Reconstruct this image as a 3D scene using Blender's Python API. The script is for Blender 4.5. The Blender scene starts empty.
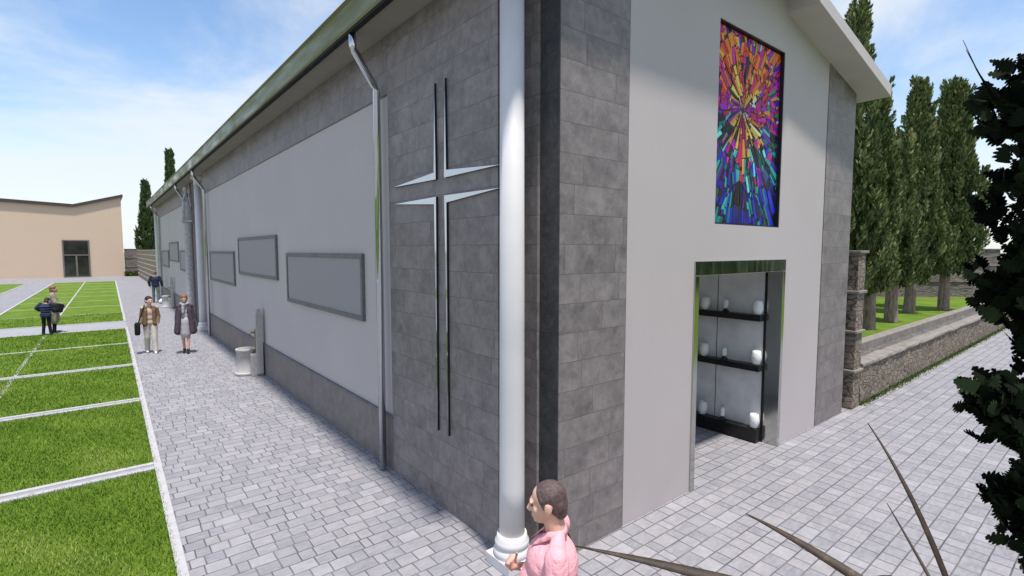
import bpy, bmesh, math, random
import numpy as np
from mathutils import Vector, Matrix, Euler
R = math.radians
sc = bpy.context.scene
col = sc.collection

# ------------------------------------------------------------------ camera, sky, sun, exposure
cam = bpy.data.objects.new('camera', bpy.data.cameras.new('camera')); col.objects.link(cam)
cam.location = (0, 0, 3.2)
cam.rotation_euler = (R(90 - 4.2), R(0), R(-38.85))
cam.data.sensor_width = 36; cam.data.lens = 18.0
cam.data.clip_start = .05; cam.data.clip_end = 2000
sc.camera = cam
sc.view_settings.view_transform = 'Standard'; sc.view_settings.look = 'None'
sc.view_settings.gamma = 1; sc.view_settings.exposure = 0.1
SUNV = Vector((.045, .286, -1)).normalized()
sun = bpy.data.objects.new('sun', bpy.data.lights.new('sun', 'SUN')); col.objects.link(sun)
sun.data.energy = 4.8; sun.data.angle = R(3.2); sun.data.color = (1, .95, .885)
sun.rotation_euler = SUNV.to_track_quat('-Z', 'Y').to_euler()
sun.location = (0, -10, 40)
W = bpy.data.worlds.new('World'); sc.world = W; W.use_nodes = True
wt = W.node_tree; wt.nodes.clear()
def wn(t, **k):
    n = wt.nodes.new(t)
    for a, b in k.items(): setattr(n, a, b)
    return n
wo = wn('ShaderNodeOutputWorld'); wb = wn('ShaderNodeBackground')
sky = wn('ShaderNodeTexSky'); sky.sky_type = 'NISHITA'; sky.sun_disc = False
sky.sun_elevation = math.asin(-SUNV.z); sky.sun_rotation = math.atan2(-SUNV.x, -SUNV.y)
sky.air_density = 1.0; sky.dust_density = .6; sky.ozone_density = 1.5
tc = wn('ShaderNodeTexCoord'); sx = wn('ShaderNodeSeparateXYZ')
wt.links.new(tc.outputs['Generated'], sx.inputs[0])
def wm(op, a, b=None, c=None, clamp=False):
    n = wn('ShaderNodeMath', operation=op, use_clamp=clamp)
    for i, v in enumerate((a, b, c)):
        if v is None: continue
        if isinstance(v, (int, float)): n.inputs[i].default_value = v
        else: wt.links.new(v, n.inputs[i])
    return n.outputs[0]
zz = wm('MAXIMUM', sx.outputs[2], 0.0)
den = wm('ADD', zz, .22)
cx = wm('DIVIDE', sx.outputs[0], den); cy = wm('DIVIDE', sx.outputs[1], den)
cv = wn('ShaderNodeCombineXYZ'); wt.links.new(cx, cv.inputs[0]); wt.links.new(cy, cv.inputs[1])
def wnoise(scale, detail, rough, off, dist=0.0):
    mp = wn('ShaderNodeMapping'); mp.inputs['Location'].default_value = off
    mp.inputs['Scale'].default_value = (scale, scale * 1.0, scale)
    wt.links.new(cv.outputs[0], mp.inputs[0])
    n = wn('ShaderNodeTexNoise'); n.inputs['Scale'].default_value = 1; n.inputs['Detail'].default_value = detail
    n.inputs['Roughness'].default_value = rough; n.inputs['Distortion'].default_value = dist
    wt.links.new(mp.outputs[0], n.inputs['Vector']); return n.outputs['Fac']
n1 = wnoise(1.25, 9, .6, (5.3, 1.7, 0), .35)
n2 = wnoise(.55, 3, .5, (1.1, 8.2, 3))
dens = wm('ADD', wm('MULTIPLY', n1, .62), wm('MULTIPLY', n2, .38))
lowcl = wm('MULTIPLY', wm('SUBTRACT', 1.0, wm('MULTIPLY', zz, 1.9), clamp=True), .17)
dens = wm('ADD', dens, lowcl)
mask = wn('ShaderNodeMapRange', interpolation_type='SMOOTHSTEP')
mask.inputs['From Min'].default_value = .45; mask.inputs['From Max'].default_value = .68
wt.links.new(dens, mask.inputs['Value'])
fac = wm('MULTIPLY', mask.outputs[0], .85)
hs = wn('ShaderNodeHueSaturation'); hs.inputs['Saturation'].default_value = 1.06; hs.inputs['Value'].default_value = 2.0
wt.links.new(sky.outputs[0], hs.inputs['Color'])
mx = wn('ShaderNodeMix', data_type='RGBA'); mx.inputs['B'].default_value = (8.3, 8.8, 9.3, 1)
wt.links.new(fac, mx.inputs['Factor']); wt.links.new(hs.outputs[0], mx.inputs['A'])
wt.links.new(mx.outputs['Result'], wb.inputs['Color']); wb.inputs['Strength'].default_value = .1
wt.links.new(wb.outputs[0], wo.inputs[0])

# ------------------------------------------------------------------ material helpers
class NT:
    def __init__(s, name):
        s.m = bpy.data.materials.new(name); s.m.use_nodes = True
        s.t = s.m.node_tree; s.b = s.t.nodes['Principled BSDF']
        s.b.inputs['Specular IOR Level'].default_value = .35
    def n(s, t, **k):
        q = s.t.nodes.new(t)
        for a, b in k.items(): setattr(q, a, b)
        return q
    def put(s, v, sock):
        if isinstance(v, (int, float)): sock.default_value = v
        elif isinstance(v, (tuple, list)): sock.default_value = tuple(v) + ((1,) if len(v) == 3 and len(sock.default_value) == 4 else ())
        else: s.t.links.new(v, sock)
    def M(s, op, a, b=None, c=None, clamp=False):
        q = s.n('ShaderNodeMath', operation=op, use_clamp=clamp)
        for i, v in enumerate((a, b, c)):
            if v is not None: s.put(v, q.inputs[i])
        return q.outputs[0]
    def pos(s):
        return s.n('ShaderNodeNewGeometry').outputs['Position']
    def obj(s):
        return s.n('ShaderNodeTexCoord').outputs['Object']
    def sep(s, v):
        q = s.n('ShaderNodeSeparateXYZ'); s.put(v, q.inputs[0]); return q.outputs
    def comb(s, x, y, z=0.0):
        q = s.n('ShaderNodeCombineXYZ'); s.put(x, q.inputs[0]); s.put(y, q.inputs[1]); s.put(z, q.inputs[2]); return q.outputs[0]
    def scale(s, v, sc_):
        q = s.n('ShaderNodeVectorMath', operation='MULTIPLY'); s.put(v, q.inputs[0]); q.inputs[1].default_value = sc_ if isinstance(sc_, tuple) else (sc_,) * 3
        return q.outputs[0]
    def noise(s, v, scale, detail=4, rough=.55, dist=0):
        q = s.n('ShaderNodeTexNoise'); s.put(v, q.inputs['Vector']); q.inputs['Scale'].default_value = scale
        q.inputs['Detail'].default_value = detail; q.inputs['Roughness'].default_value = rough; q.inputs['Distortion'].default_value = dist
        return q.outputs['Fac']
    def white(s, v):
        q = s.n('ShaderNodeTexWhiteNoise', noise_dimensions='3D'); s.put(v, q.inputs['Vector']); return q.outputs
    def rng(s, v, a, b, c=0.0, d=1.0, smooth=False):
        q = s.n('ShaderNodeMapRange', interpolation_type='SMOOTHSTEP' if smooth else 'LINEAR')
        s.put(v, q.inputs['Value']); q.inputs['From Min'].default_value = a; q.inputs['From Max'].default_value = b
        q.inputs['To Min'].default_value = c; q.inputs['To Max'].default_value = d
        return q.outputs[0]
    def mix(s, f, a, b, mode='MIX'):
        q = s.n('ShaderNodeMix', data_type='RGBA', blend_type=mode)
        s.put(f, q.inputs['Factor']); s.put(a, q.inputs['A']); s.put(b, q.inputs['B']); return q.outputs['Result']
    def ramp(s, f, stops):
        q = s.n('ShaderNodeValToRGB'); s.put(f, q.inputs[0]); e = q.color_ramp.elements
        while len(e) < len(stops): e.new(.5)
        for i, (p, c) in enumerate(stops): e[i].position = p; e[i].color = tuple(c) + (1,)
        return q.outputs[0]
    def bump(s, h, strength=.3, dist=.01):
        q = s.n('ShaderNodeBump'); q.inputs['Strength'].default_value = strength; q.inputs['Distance'].default_value = dist
        s.put(h, q.inputs['Height']); s.t.links.new(q.outputs[0], s.b.inputs['Normal'])
    def fin(s, color=None, rough=.7, metal=0.0, spec=None):
        if color is not None: s.put(color, s.b.inputs['Base Color'])
        s.put(rough, s.b.inputs['Roughness']); s.put(metal, s.b.inputs['Metallic'])
        if spec is not None: s.b.inputs['Specular IOR Level'].default_value = spec
        return s.m
    def masonry(s, u, v, w, h, jit, mortar, soft=.004):
        """courses of stones with uneven lengths: returns (stone mask, random value, random colour)"""
        vv = s.M('DIVIDE', v, h); c = s.M('FLOOR', vv)
        off = s.white(s.comb(c, 3.7, 1.3))[0]
        uu = s.M('ADD', s.M('DIVIDE', u, w), s.M('MULTIPLY', off, 9.0)); i = s.M('FLOOR', uu)
        b0 = s.M('ADD', i, s.M('MULTIPLY', s.white(s.comb(i, c, .5))[0], jit))
        i1 = s.M('ADD', i, 1.0)
        b1 = s.M('ADD', i1, s.M('MULTIPLY', s.white(s.comb(i1, c, .5))[0], jit))
        cell = s.M('SUBTRACT', i, s.M('LESS_THAN', uu, b0))
        du = s.M('MULTIPLY', s.M('MINIMUM', s.M('ABSOLUTE', s.M('SUBTRACT', uu, b0)), s.M('ABSOLUTE', s.M('SUBTRACT', uu, b1))), w)
        fv = s.M('SUBTRACT', vv, c)
        dv = s.M('MULTIPLY', s.M('MINIMUM', fv, s.M('SUBTRACT', 1.0, fv)), h)
        d = s.M('MINIMUM', du, dv)
        wr = s.white(s.comb(cell, c, 8.1))
        return s.rng(d, mortar * .5, mortar * .5 + soft, smooth=True), wr[0], wr[1], d

def plain(name, c, rough=.6, metal=0.0, var=.12, scale=6, bump=0.0, bscale=60, spec=None, world=True):
    q = NT(name); p = q.pos() if world else q.obj()
    f = q.noise(p, scale, 5)
    a = tuple(min(1, x * (1 - var)) for x in c); b = tuple(min(1, x * (1 + var)) for x in c)
    colr = q.mix(q.rng(f, .3, .7), a, b)
    if bump: q.bump(q.noise(p, bscale, 4), bump, .01)
    rr = q.rng(q.noise(p, scale * 2.3, 3), .3, .7, max(0, rough - .06), min(1, rough + .06))
    return q.fin(colr, rr, metal, spec)

MAT = {}
def mk_stone_tile(name, lo, hi, w, h, vein, jit=.5, rough=.55, seed=0.0, spread=1.0):
    q = NT(name); p = q.pos(); x, y, z = q.sep(p)
    u = q.M('ADD', q.M('ADD', x, y), 31.3 + seed); st, rv, rc, d = q.masonry(u, q.M('ADD', z, .04), w, h, jit, .002, .003)
    # each tile samples its own patch of the mottling
    sh = q.n('ShaderNodeVectorMath', operation='ADD'); q.put(p, sh.inputs[0]); q.put(q.scale(rc, 7.0), sh.inputs[1])
    pv = sh.outputs[0]
    m1 = q.noise(pv, 1.9, 8, .66, .25); m2 = q.noise(pv, 7, 7, .72, .3)
    ve = q.M('SUBTRACT', 1.0, q.M('MULTIPLY', q.M('ABSOLUTE', q.M('SUBTRACT', q.noise(pv, 5.0, 6, .6, 1.2), .5)), 22.0), clamp=True)
    t = q.M('ADD', q.M('MULTIPLY', q.rng(m1, .3, .7), .5), q.M('MULTIPLY', q.rng(m2, .32, .68), .5))
    c = q.mix(t, lo, hi)
    c = q.mix(q.M('MULTIPLY', q.M('MULTIPLY', ve, m2), .22), c, vein)
    c = q.mix(1.0, c, q.mix(rv, (1 - .045 * spread,) * 3, (1 + .04 * spread,) * 3), 'MULTIPLY')
    c = q.mix(st, tuple(v * .95 for v in lo), c)
    q.bump(q.M('ADD', q.M('MULTIPLY', st, .5), q.M('MULTIPLY', m2, .25)), .2, .004)
    return q.fin(c, q.rng(m2, .3, .7, rough - .1, rough + .1))
MAT['stone'] = mk_stone_tile('grey_stone_tiles', (.094, .080, .079), (.315, .275, .268), .85, .30, (.38, .36, .36))
MAT['marble'] = mk_stone_tile('dark_marble', (.030, .029, .030), (.085, .082, .084), 3.0, 1.2, (.25, .24, .25), rough=.35)
MAT['dado'] = mk_stone_tile('dado_stone', (.10, .088, .084), (.25, .217, .205), 2.2, .9, (.36, .35, .35), seed=3)

def mk_render():
    q = NT('pale_woven_render'); p = q.pos(); x, y, z = q.sep(p); u = q.M('ADD', x, y)
    ribs = q.M('ABSOLUTE', q.M('SINE', q.M('MULTIPLY', u, 3.14159 / .022)))
    hor = q.M('ABSOLUTE', q.M('SINE', q.M('MULTIPLY', z, 3.14159 / .05)))
    fine = q.noise(q.comb(q.M('MULTIPLY', u, 60.0), q.M('MULTIPLY', z, 9.0), 0.0), 1.0, 3)
    big = q.noise(p, .7, 5)
    c = q.mix(q.rng(big, .3, .7), (.475, .428, .425), (.515, .463, .46))
    c = q.mix(q.M('MULTIPLY', fine, .35), c, (.43, .38, .37))
    q.bump(q.M('ADD', q.M('MULTIPLY', ribs, .3), q.M('ADD', q.M('MULTIPLY', hor, .06), fine)), .3, .004)
    return q.fin(c, .85)
MAT['render'] = mk_render()

def mk_pavers():
    q = NT('concrete_pavers'); p = q.pos(); x, y, z = q.sep(p)
    wob = q.M('MULTIPLY', q.M('SUBTRACT', q.noise(p, 3.0, 2), .5), .012)
    st, rv, rc, d = q.masonry(q.M('ADD', q.M('ADD', x, wob), 50.0), q.M('ADD', q.M('ADD', y, wob), 60.0), .205, .185, .66, .005, .007)
    sh = q.n('ShaderNodeVectorMath', operation='ADD'); q.put(p, sh.inputs[0]); q.put(q.scale(rc, 5.0), sh.inputs[1]); pv = sh.outputs[0]
    streak = q.noise(q.scale(pv, (5.0, 17.0, 1.0)), 1.5, 7, .68, .5)
    c = q.ramp(rv, [(0, (.200, .194, .215)), (.3, (.236, .228, .248)), (.55, (.262, .251, .268)), (.8, (.282, .266, .274)), (1, (.318, .308, .33))])
    c = q.mix(q.M('MULTIPLY', q.rng(streak, .35, .75), .55), c, (.43, .42, .43))
    c = q.mix(q.M('MULTIPLY', q.rng(q.noise(pv, 6.0, 6, .7), .45, .75), .5), c, (.19, .185, .195))
    c = q.mix(q.M('MULTIPLY', q.rng(q.noise(p, .35, 5), .42, .72), .28), c, (.24, .24, .26))
    c = q.mix(st, q.mix(q.rng(q.noise(p, 2.2, 4), .35, .65), (.06, .057, .062), (.17, .165, .172)), c)
    q.bump(q.M('ADD', st, q.M('MULTIPLY', streak, .2)), .5, .012)
    return q.fin(c, q.rng(streak, .3, .7, .62, .8))
MAT['pavers'] = mk_pavers()

def mk_rubble(name, pal, scale, stretch=(1, 1, 1.5), mort=(.10, .095, .085)):
    q = NT(name); p = q.scale(q.pos(), stretch)
    v1 = q.n('ShaderNodeTexVoronoi', feature='DISTANCE_TO_EDGE'); q.put(p, v1.inputs['Vector']); v1.inputs['Scale'].default_value = scale
    v2 = q.n('ShaderNodeTexVoronoi'); q.put(p, v2.inputs['Vector']); v2.inputs['Scale'].default_value = scale
    e = q.rng(v1.outputs['Distance'], .015, .09, smooth=True)
    r = q.sep(v2.outputs['Color'])
    c = q.ramp(r[0], [(i / (len(pal) - 1), k) for i, k in enumerate(pal)])
    f = q.noise(p, scale * 3.1, 6, .65)
    c = q.mix(q.M('MULTIPLY', f, .55), c, tuple(v * .45 for v in pal[0]))
    c = q.mix(e, mort, c)
    q.bump(q.M('ADD', e, q.M('MULTIPLY', f, .5)), .8, .04)
    return q.fin(c, .85)
MAT['rubble'] = mk_rubble('rubble_stone', [(.19, .15, .11), (.31, .25, .19), (.28, .23, .175), (.37, .315, .25), (.25, .215, .18)], 5.0, (1, 1, 1.9), (.12, .095, .07))
MAT['strata'] = mk_rubble('layered_stone', [(.17, .14, .12), (.28, .235, .20), (.22, .195, .18), (.31, .255, .215)], 1.7, (1, 1, 7))
MAT['gravel'] = mk_rubble('gravel', [(.12, .115, .105), (.26, .25, .235), (.18, .17, .155), (.33, .32, .30)], 16, (1, 1, 1), (.07, .065, .06))
MAT['coping'] = plain('coping_stone', (.23, .205, .18), .8, var=.25, scale=5, bump=.5, bscale=22)
MAT['block'] = mk_rubble('tan_block', [(.40, .32, .23), (.47, .38, .28), (.43, .355, .26)], 2.2, (1, 1, 2.2), (.24, .2, .155))
MAT['block_cap'] = plain('pale_band', (.52, .47, .39), .8)
MAT['white'] = plain('white_stone', (.63, .605, .60), .55, var=.04, scale=3, bump=.06, bscale=40)
MAT['kerb'] = plain('kerb_concrete', (.43, .42, .43), .8, var=.10, scale=9, bump=.2, bscale=80)
MAT['gutterfill'] = plain('channel_concrete', (.29, .285, .30), .8, var=.15, scale=12)
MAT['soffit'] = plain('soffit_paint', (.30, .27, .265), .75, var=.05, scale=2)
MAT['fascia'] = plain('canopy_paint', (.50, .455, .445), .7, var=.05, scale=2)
MAT['roofing'] = plain('roof_sheet', (.22, .21, .2), .6)
MAT['black'] = plain('black_marble_shelf', (.014, .013, .013), .35, var=.5, scale=9)
MAT['gap'] = plain('dark_gap', (.01, .01, .01), .8)
MAT['panel'] = plain('blue_grey_granite', (.29, .272, .285), .6, var=.16, scale=48, bump=.05)
MAT['pframe'] = plain('panel_frame_stone', (.15, .145, .15), .6, var=.2, scale=9)
MAT['ceramic'] = plain('white_ceramic', (.82, .82, .81), .25, var=.02)
MAT['brass'] = plain('aged_brass', (.33, .25, .12), .35, 1.0)
MAT['greystone'] = plain('carved_grey_stone', (.42, .405, .41), .75, var=.22, scale=9, bump=.25, bscale=30)
MAT['palestone'] = plain('pale_carved_stone', (.42, .395, .38), .7, var=.12, scale=8, bump=.15, bscale=40)
def mk_steel(name, c, r, sc_=(3, 3, .3)):
    q = NT(name); n = q.noise(q.scale(q.pos(), sc_), 3, 5)
    return q.fin(c, q.rng(n, .3, .7, r * .6, r * 1.5), 1.0)
MAT['steel'] = mk_steel('polished_steel', (.52, .54, .58), .06)
MAT['steel_frame'] = mk_steel('brushed_steel', (.50, .51, .49), .13)
MAT['gutter'] = mk_steel('gutter_reflected_lawn_tint', (.165, .165, .065), .38, (1.5, .25, 1.5))  # olive base colour stands in for the lawn's green reflection
def mk_glass():
    q = NT('coloured_leaded_glass')
    a = q.n('ShaderNodeAttribute', attribute_name='tint').outputs['Color']
    f = q.noise(q.pos(), 30, 4)
    c = q.mix(q.M('MULTIPLY', q.rng(f, .3, .7), .25), a, (.0, .0, .0))
    q.bump(f, .1, .004)
    return q.fin(c, .3, spec=.12)
MAT['glass'] = mk_glass()
MAT['lead'] = plain('lead', (.012, .012, .014), .5)
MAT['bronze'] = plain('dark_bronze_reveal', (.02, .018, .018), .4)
MAT['tan'] = mk_stone_tile('tan_cladding', (.55, .42, .31), (.57, .44, .325), 1.6, .9, (.575, .445, .33), .2, .8, spread=.22)
MAT['darkroof'] = plain('dark_brown_metal', (.06, .045, .04), .5)
MAT['win'] = plain('dark_window_glass', (.02, .022, .02), .06, var=.3, scale=1.5, spec=.6)
MAT['winframe'] = plain('dark_bronze_frame', (.16, .13, .115), .4)
def mk_lawn():
    q = NT('lawn_turf'); p = q.pos()
    n = q.noise(p, 1.3, 5); f = q.noise(p, 55, 4, .7)
    c = q.mix(q.rng(n, .32, .7), (.10, .17, .016), (.19, .27, .035))
    c = q.mix(q.M('MULTIPLY', q.rng(f, .35, .75), .6), c, (.05, .11, .01))
    q.bump(f, .9, .03)
    return q.fin(c, .9, spec=.1)
MAT['lawn'] = mk_lawn()
def mk_tone(name, stops, rough=.6, trans=0.0, spec=.25):
    q = NT(name); a = q.n('ShaderNodeAttribute', attribute_name='tone').outputs['Fac']
    q.fin(q.ramp(a, stops), rough, spec=spec)
    return q.m
MAT['blade'] = mk_tone('grass_blades', [(0, (.042, .098, .008)), (.45, (.115, .215, .020)), (.8, (.21, .31, .045)), (1, (.33, .36, .11))], .6, spec=.15)
MAT['cypress'] = mk_tone('cypress_leaves', [(0, (.038, .062, .02)), (.5, (.115, .155, .05)), (.85, (.26, .30, .11)), (1, (.36, .36, .17))], .65)
MAT['farcyp'] = mk_tone('far_cypress_leaves', [(0, (.030, .06, .018)), (.5, (.065, .11, .032)), (1, (.13, .18, .055))], .7)
MAT['darkleaf'] = mk_tone('shade_dark_thuja_leaves', [(0, (.003, .004, .003)), (.5, (.008, .012, .006)), (.8, (.022, .034, .015)), (1, (.045, .065, .028))], .8, spec=.05)  # leaf colours lowered to near black, painting in the crown's shade
MAT['moss'] = mk_tone('moss_tufts', [(0, (.04, .075, .012)), (1, (.12, .16, .03))], .8)
def mk_bark():
    q = NT('bark'); p = q.obj(); f = q.noise(q.scale(p, (9, 9, 1.6)), 2.2, 6, .65)
    q.bump(f, .9, .03)
    return q.fin(q.ramp(f, [(.3, (.09, .062, .045)), (.5, (.25, .19, .145)), (.75, (.42, .34, .275))]), .9)
MAT['bark'] = mk_bark()
def mk_dry():
    q = NT('dry_leaf'); p = q.obj(); f = q.noise(q.scale(p, (14, 14, 14)), 1.5, 5, .7, .5)
    return q.fin(q.ramp(f, [(.3, (.012, .007, .004)), (.6, (.048, .029, .015)), (.85, (.19, .12, .07))]), .6)
MAT['dry'] = mk_dry()
def cloth(name, c, var=.15, wr=.35, rough=.85):
    q = NT(name); p = q.obj(); f = q.noise(p, 7, 4, .55, .4); g = q.noise(p, 160, 2)
    q.bump(q.M('ADD', f, q.M('MULTIPLY', g, .06)), wr, .06)
    return q.fin(q.mix(q.rng(f, .3, .7), tuple(v * (1 - var) for v in c), tuple(min(1, v * (1 + var)) for v in c)), rough, spec=.2)
def skin(name, c):
    q = NT(name); p = q.obj(); f = q.noise(p, 14, 4)
    q.b.inputs['Subsurface Weight'].default_value = .08
    q.b.inputs['Subsurface Radius'].default_value = (.02, .008, .005)
    return q.fin(q.mix(q.rng(f, .3, .7), tuple(v * .88 for v in c), tuple(v * 1.1 for v in c)), .5, spec=.35)
MAT['skin'] = skin('skin', (.70, .41, .315)); MAT['skin2'] = skin('skin_fair', (.56, .33, .25))
def hairm(name, a, b):
    q = NT(name); p = q.obj(); f = q.noise(q.scale(p, (90, 40, 22)), 1.5, 5, .7)
    q.bump(f, .5, .01)
    return q.fin(q.mix(q.rng(f, .3, .7), a, b), .5, spec=.3)
MAT['hair_dark'] = hairm('dark_hair', (.012, .008, .007), (.045, .028, .024))
MAT['hair_brown'] = hairm('greying_brown_hair', (.045, .026, .025), (.17, .115, .108))
MAT['hair_ginger'] = hairm('ginger_hair', (.14, .06, .03), (.30, .15, .08))
MAT['eye'] = plain('eye_dark', (.02, .015, .012), .2)

# ------------------------------------------------------------------ mesh helpers
class MB:
    def __init__(s): s.bm = bmesh.new()
    def box(s, x0, x1, y0, y1, z0, z1, bev=0.0, mi=0):
        v = [s.bm.verts.new(p) for p in ((x0, y0, z0), (x1, y0, z0), (x1, y1, z0), (x0, y1, z0), (x0, y0, z1), (x1, y0, z1), (x1, y1, z1), (x0, y1, z1))]
        fs = [s.bm.faces.new([v[i] for i in f]) for f in ((0, 3, 2, 1), (4, 5, 6, 7), (0, 1, 5, 4), (1, 2, 6, 5), (2, 3, 7, 6), (3, 0, 4, 7))]
        for f in fs: f.material_index = mi
        if bev:
            es = list({e for f in fs for e in f.edges})
            r = bmesh.ops.bevel(s.bm, geom=es, offset=bev, segments=2, profile=.6, affect='EDGES')
            for f in r['faces']: f.material_index = mi
        return s
    def prism(s, poly, axis, a, b, bev=0.0):
        """poly of 2-D points swept along an axis from a to b"""
        def P(p, t):
            return {'x': (t, p[0], p[1]), 'y': (p[0], t, p[1]), 'z': (p[0], p[1], t)}[axis]
        A = [s.bm.verts.new(P(p, a)) for p in poly]; B = [s.bm.verts.new(P(p, b)) for p in poly]
        n = len(poly); fs = [s.bm.faces.new(A), s.bm.faces.new(B[::-1])]
        for i in range(n): fs.append(s.bm.faces.new((A[i], B[i], B[(i + 1) % n], A[(i + 1) % n])))
        bmesh.ops.recalc_face_normals(s.bm, faces=fs)
        if bev: bmesh.ops.bevel(s.bm, geom=list({e for f in fs for e in f.edges}), offset=bev, segments=2, affect='EDGES')
        return s
    def lathe(s, prof, cx=0, cy=0, z=0, n=32, smooth=True):
        rings = []
        for r, h in prof:
            rings.append([s.bm.verts.new((cx + r * math.cos(2 * math.pi * k / n), cy + r * math.sin(2 * math.pi * k / n), z + h)) for k in range(n)])
        for a, b in zip(rings, rings[1:]):
            for k in range(n):
                f = s.bm.faces.new((a[k], a[(k + 1) % n], b[(k + 1) % n], b[k])); f.smooth = smooth
        s.bm.faces.new(rings[0][::-1]); s.bm.faces.new(rings[-1])
        return s
    def tube(s, pts, r, n=12, cap=True):
        pts = [Vector(p) for p in pts]; rs = r if isinstance(r, (list, tuple)) else [r] * len(pts)
        rings = []; up = Vector((.013, .02, 1))
        for i, p in enumerate(pts):
            d = (pts[min(i + 1, len(pts) - 1)] - pts[max(i - 1, 0)]).normalized()
            a = d.cross(up if abs(d.dot(up.normalized())) < .95 else Vector((0, 1, .01))).normalized(); b = d.cross(a)
            rings.append([s.bm.verts.new(p + (a * math.cos(2 * math.pi * k / n) + b * math.sin(2 * math.pi * k / n)) * rs[i]) for k in range(n)])
        for A, B in zip(rings, rings[1:]):
            for k in range(n):
                f = s.bm.faces.new((A[k], A[(k + 1) % n], B[(k + 1) % n], B[k])); f.smooth = True
        if cap: s.bm.faces.new(rings[0][::-1]); s.bm.faces.new(rings[-1])
        return s
    def cap(s, p0, p1, r0, r1, n=12):
        """closed tapered capsule"""
        p0, p1 = Vector(p0), Vector(p1); d = (p1 - p0); L = d.length; d = d / max(L, 1e-6)
        pts = []; rr = []
        for k in range(5):
            t = math.pi / 2 * k / 4; pts.append(p0 - d * r0 * math.cos(t)); rr.append(max(r0 * math.sin(t), r0 * .04))
        for k in range(5):
            t = math.pi / 2 * k / 4; pts.append(p1 + d * r1 * math.sin(t)); rr.append(max(r1 * math.cos(t), r1 * .04))
        return s.tube(pts, rr, n)
    def ell(s, c, r, rot=(0, 0, 0), sub=3):
        m = Matrix.Translation(c) @ Euler(rot).to_matrix().to_4x4() @ Matrix.Diagonal((*r, 1))
        g = bmesh.ops.create_icosphere(s.bm, subdivisions=sub, radius=1, matrix=m)
        for v in g['verts']:
            for f in v.link_faces: f.smooth = True
        return s
    def poly(s, pts):
        return s.bm.faces.new([s.bm.verts.new(p) for p in pts])

def link(o, parent):
    col.objects.link(o)
    if parent is not None:
        o.parent = parent
        o.matrix_parent_inverse = Matrix.Identity(4)
    return o
def obj(name, mb, mat, parent=None, shift=None):
    me = bpy.data.meshes.new(name); bm = mb.bm
    bmesh.ops.recalc_face_normals(bm, faces=bm.faces[:])
    bm.to_mesh(me); bm.free()
    for m in (mat if isinstance(mat, (list, tuple)) else [mat]): me.materials.append(MAT[m] if isinstance(m, str) else m)
    o = bpy.data.objects.new(name, me)
    if shift is not None: o.location = shift
    return link(o, parent)
def tag(o, label=None, cat=None, group=None, kind=None):
    if label: o['label'] = label
    if cat: o['category'] = cat
    if group: o['group'] = group
    if kind: o['kind'] = kind
    return o
def empty(name, loc, label, cat, group=None, rz=0.0):
    o = bpy.data.objects.new(name, None); o.empty_display_size = .2; col.objects.link(o)
    o.location = loc; o.rotation_euler = (0, 0, rz)
    return tag(o, label, cat, group)
def wpart(name, mb, mat, root):
    """part given in world coordinates under an unrotated root"""
    return obj(name, mb, mat, root, tuple(-v for v in root.location))
def copy_tree(o, parent=None):
    c = o.copy(); col.objects.link(c)
    if parent is not None: c.parent = parent
    for ch in o.children: copy_tree(ch, c)
    return c
def raw_mesh(name, V, F, mat, tone=None, smooth=False):
    """V (n,3); F (m,k) all faces of k corners"""
    V = np.asarray(V, np.float32); F = np.asarray(F, np.int32); m, k = F.shape
    me = bpy.data.meshes.new(name)
    me.vertices.add(len(V)); me.vertices.foreach_set('co', V.ravel())
    me.loops.add(m * k); me.loops.foreach_set('vertex_index', F.ravel())
    me.polygons.add(m); me.polygons.foreach_set('loop_start', np.arange(0, m * k, k, dtype=np.int32))
    try: me.polygons.foreach_set('loop_total', np.full(m, k, np.int32))
    except Exception: pass
    if smooth: me.polygons.foreach_set('use_smooth', np.ones(m, bool))
    me.update(calc_edges=True); me.validate()
    if tone is not None:
        a = me.attributes.new('tone', 'FLOAT', 'FACE'); a.data.foreach_set('value', np.asarray(tone, np.float32))
    me.materials.append(MAT[mat] if isinstance(mat, str) else mat)
    return me

# ------------------------------------------------------------------ ground, paths, lawns
g = MB(); g.poly([(-900, -900, -.03), (900, -900, -.03), (900, 900, -.03), (-900, 900, -.03)])
tag(obj('ground', g, plain('dry_ground', (.20, .20, .15), .95, var=.3, scale=.05)), kind='structure')
g = MB(); g.poly([(-60, -25, 0), (70, -25, 0), (70, 110, 0), (-60, 110, 0)])
tag(obj('pavement', g, 'pavers'), kind='structure')

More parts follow.
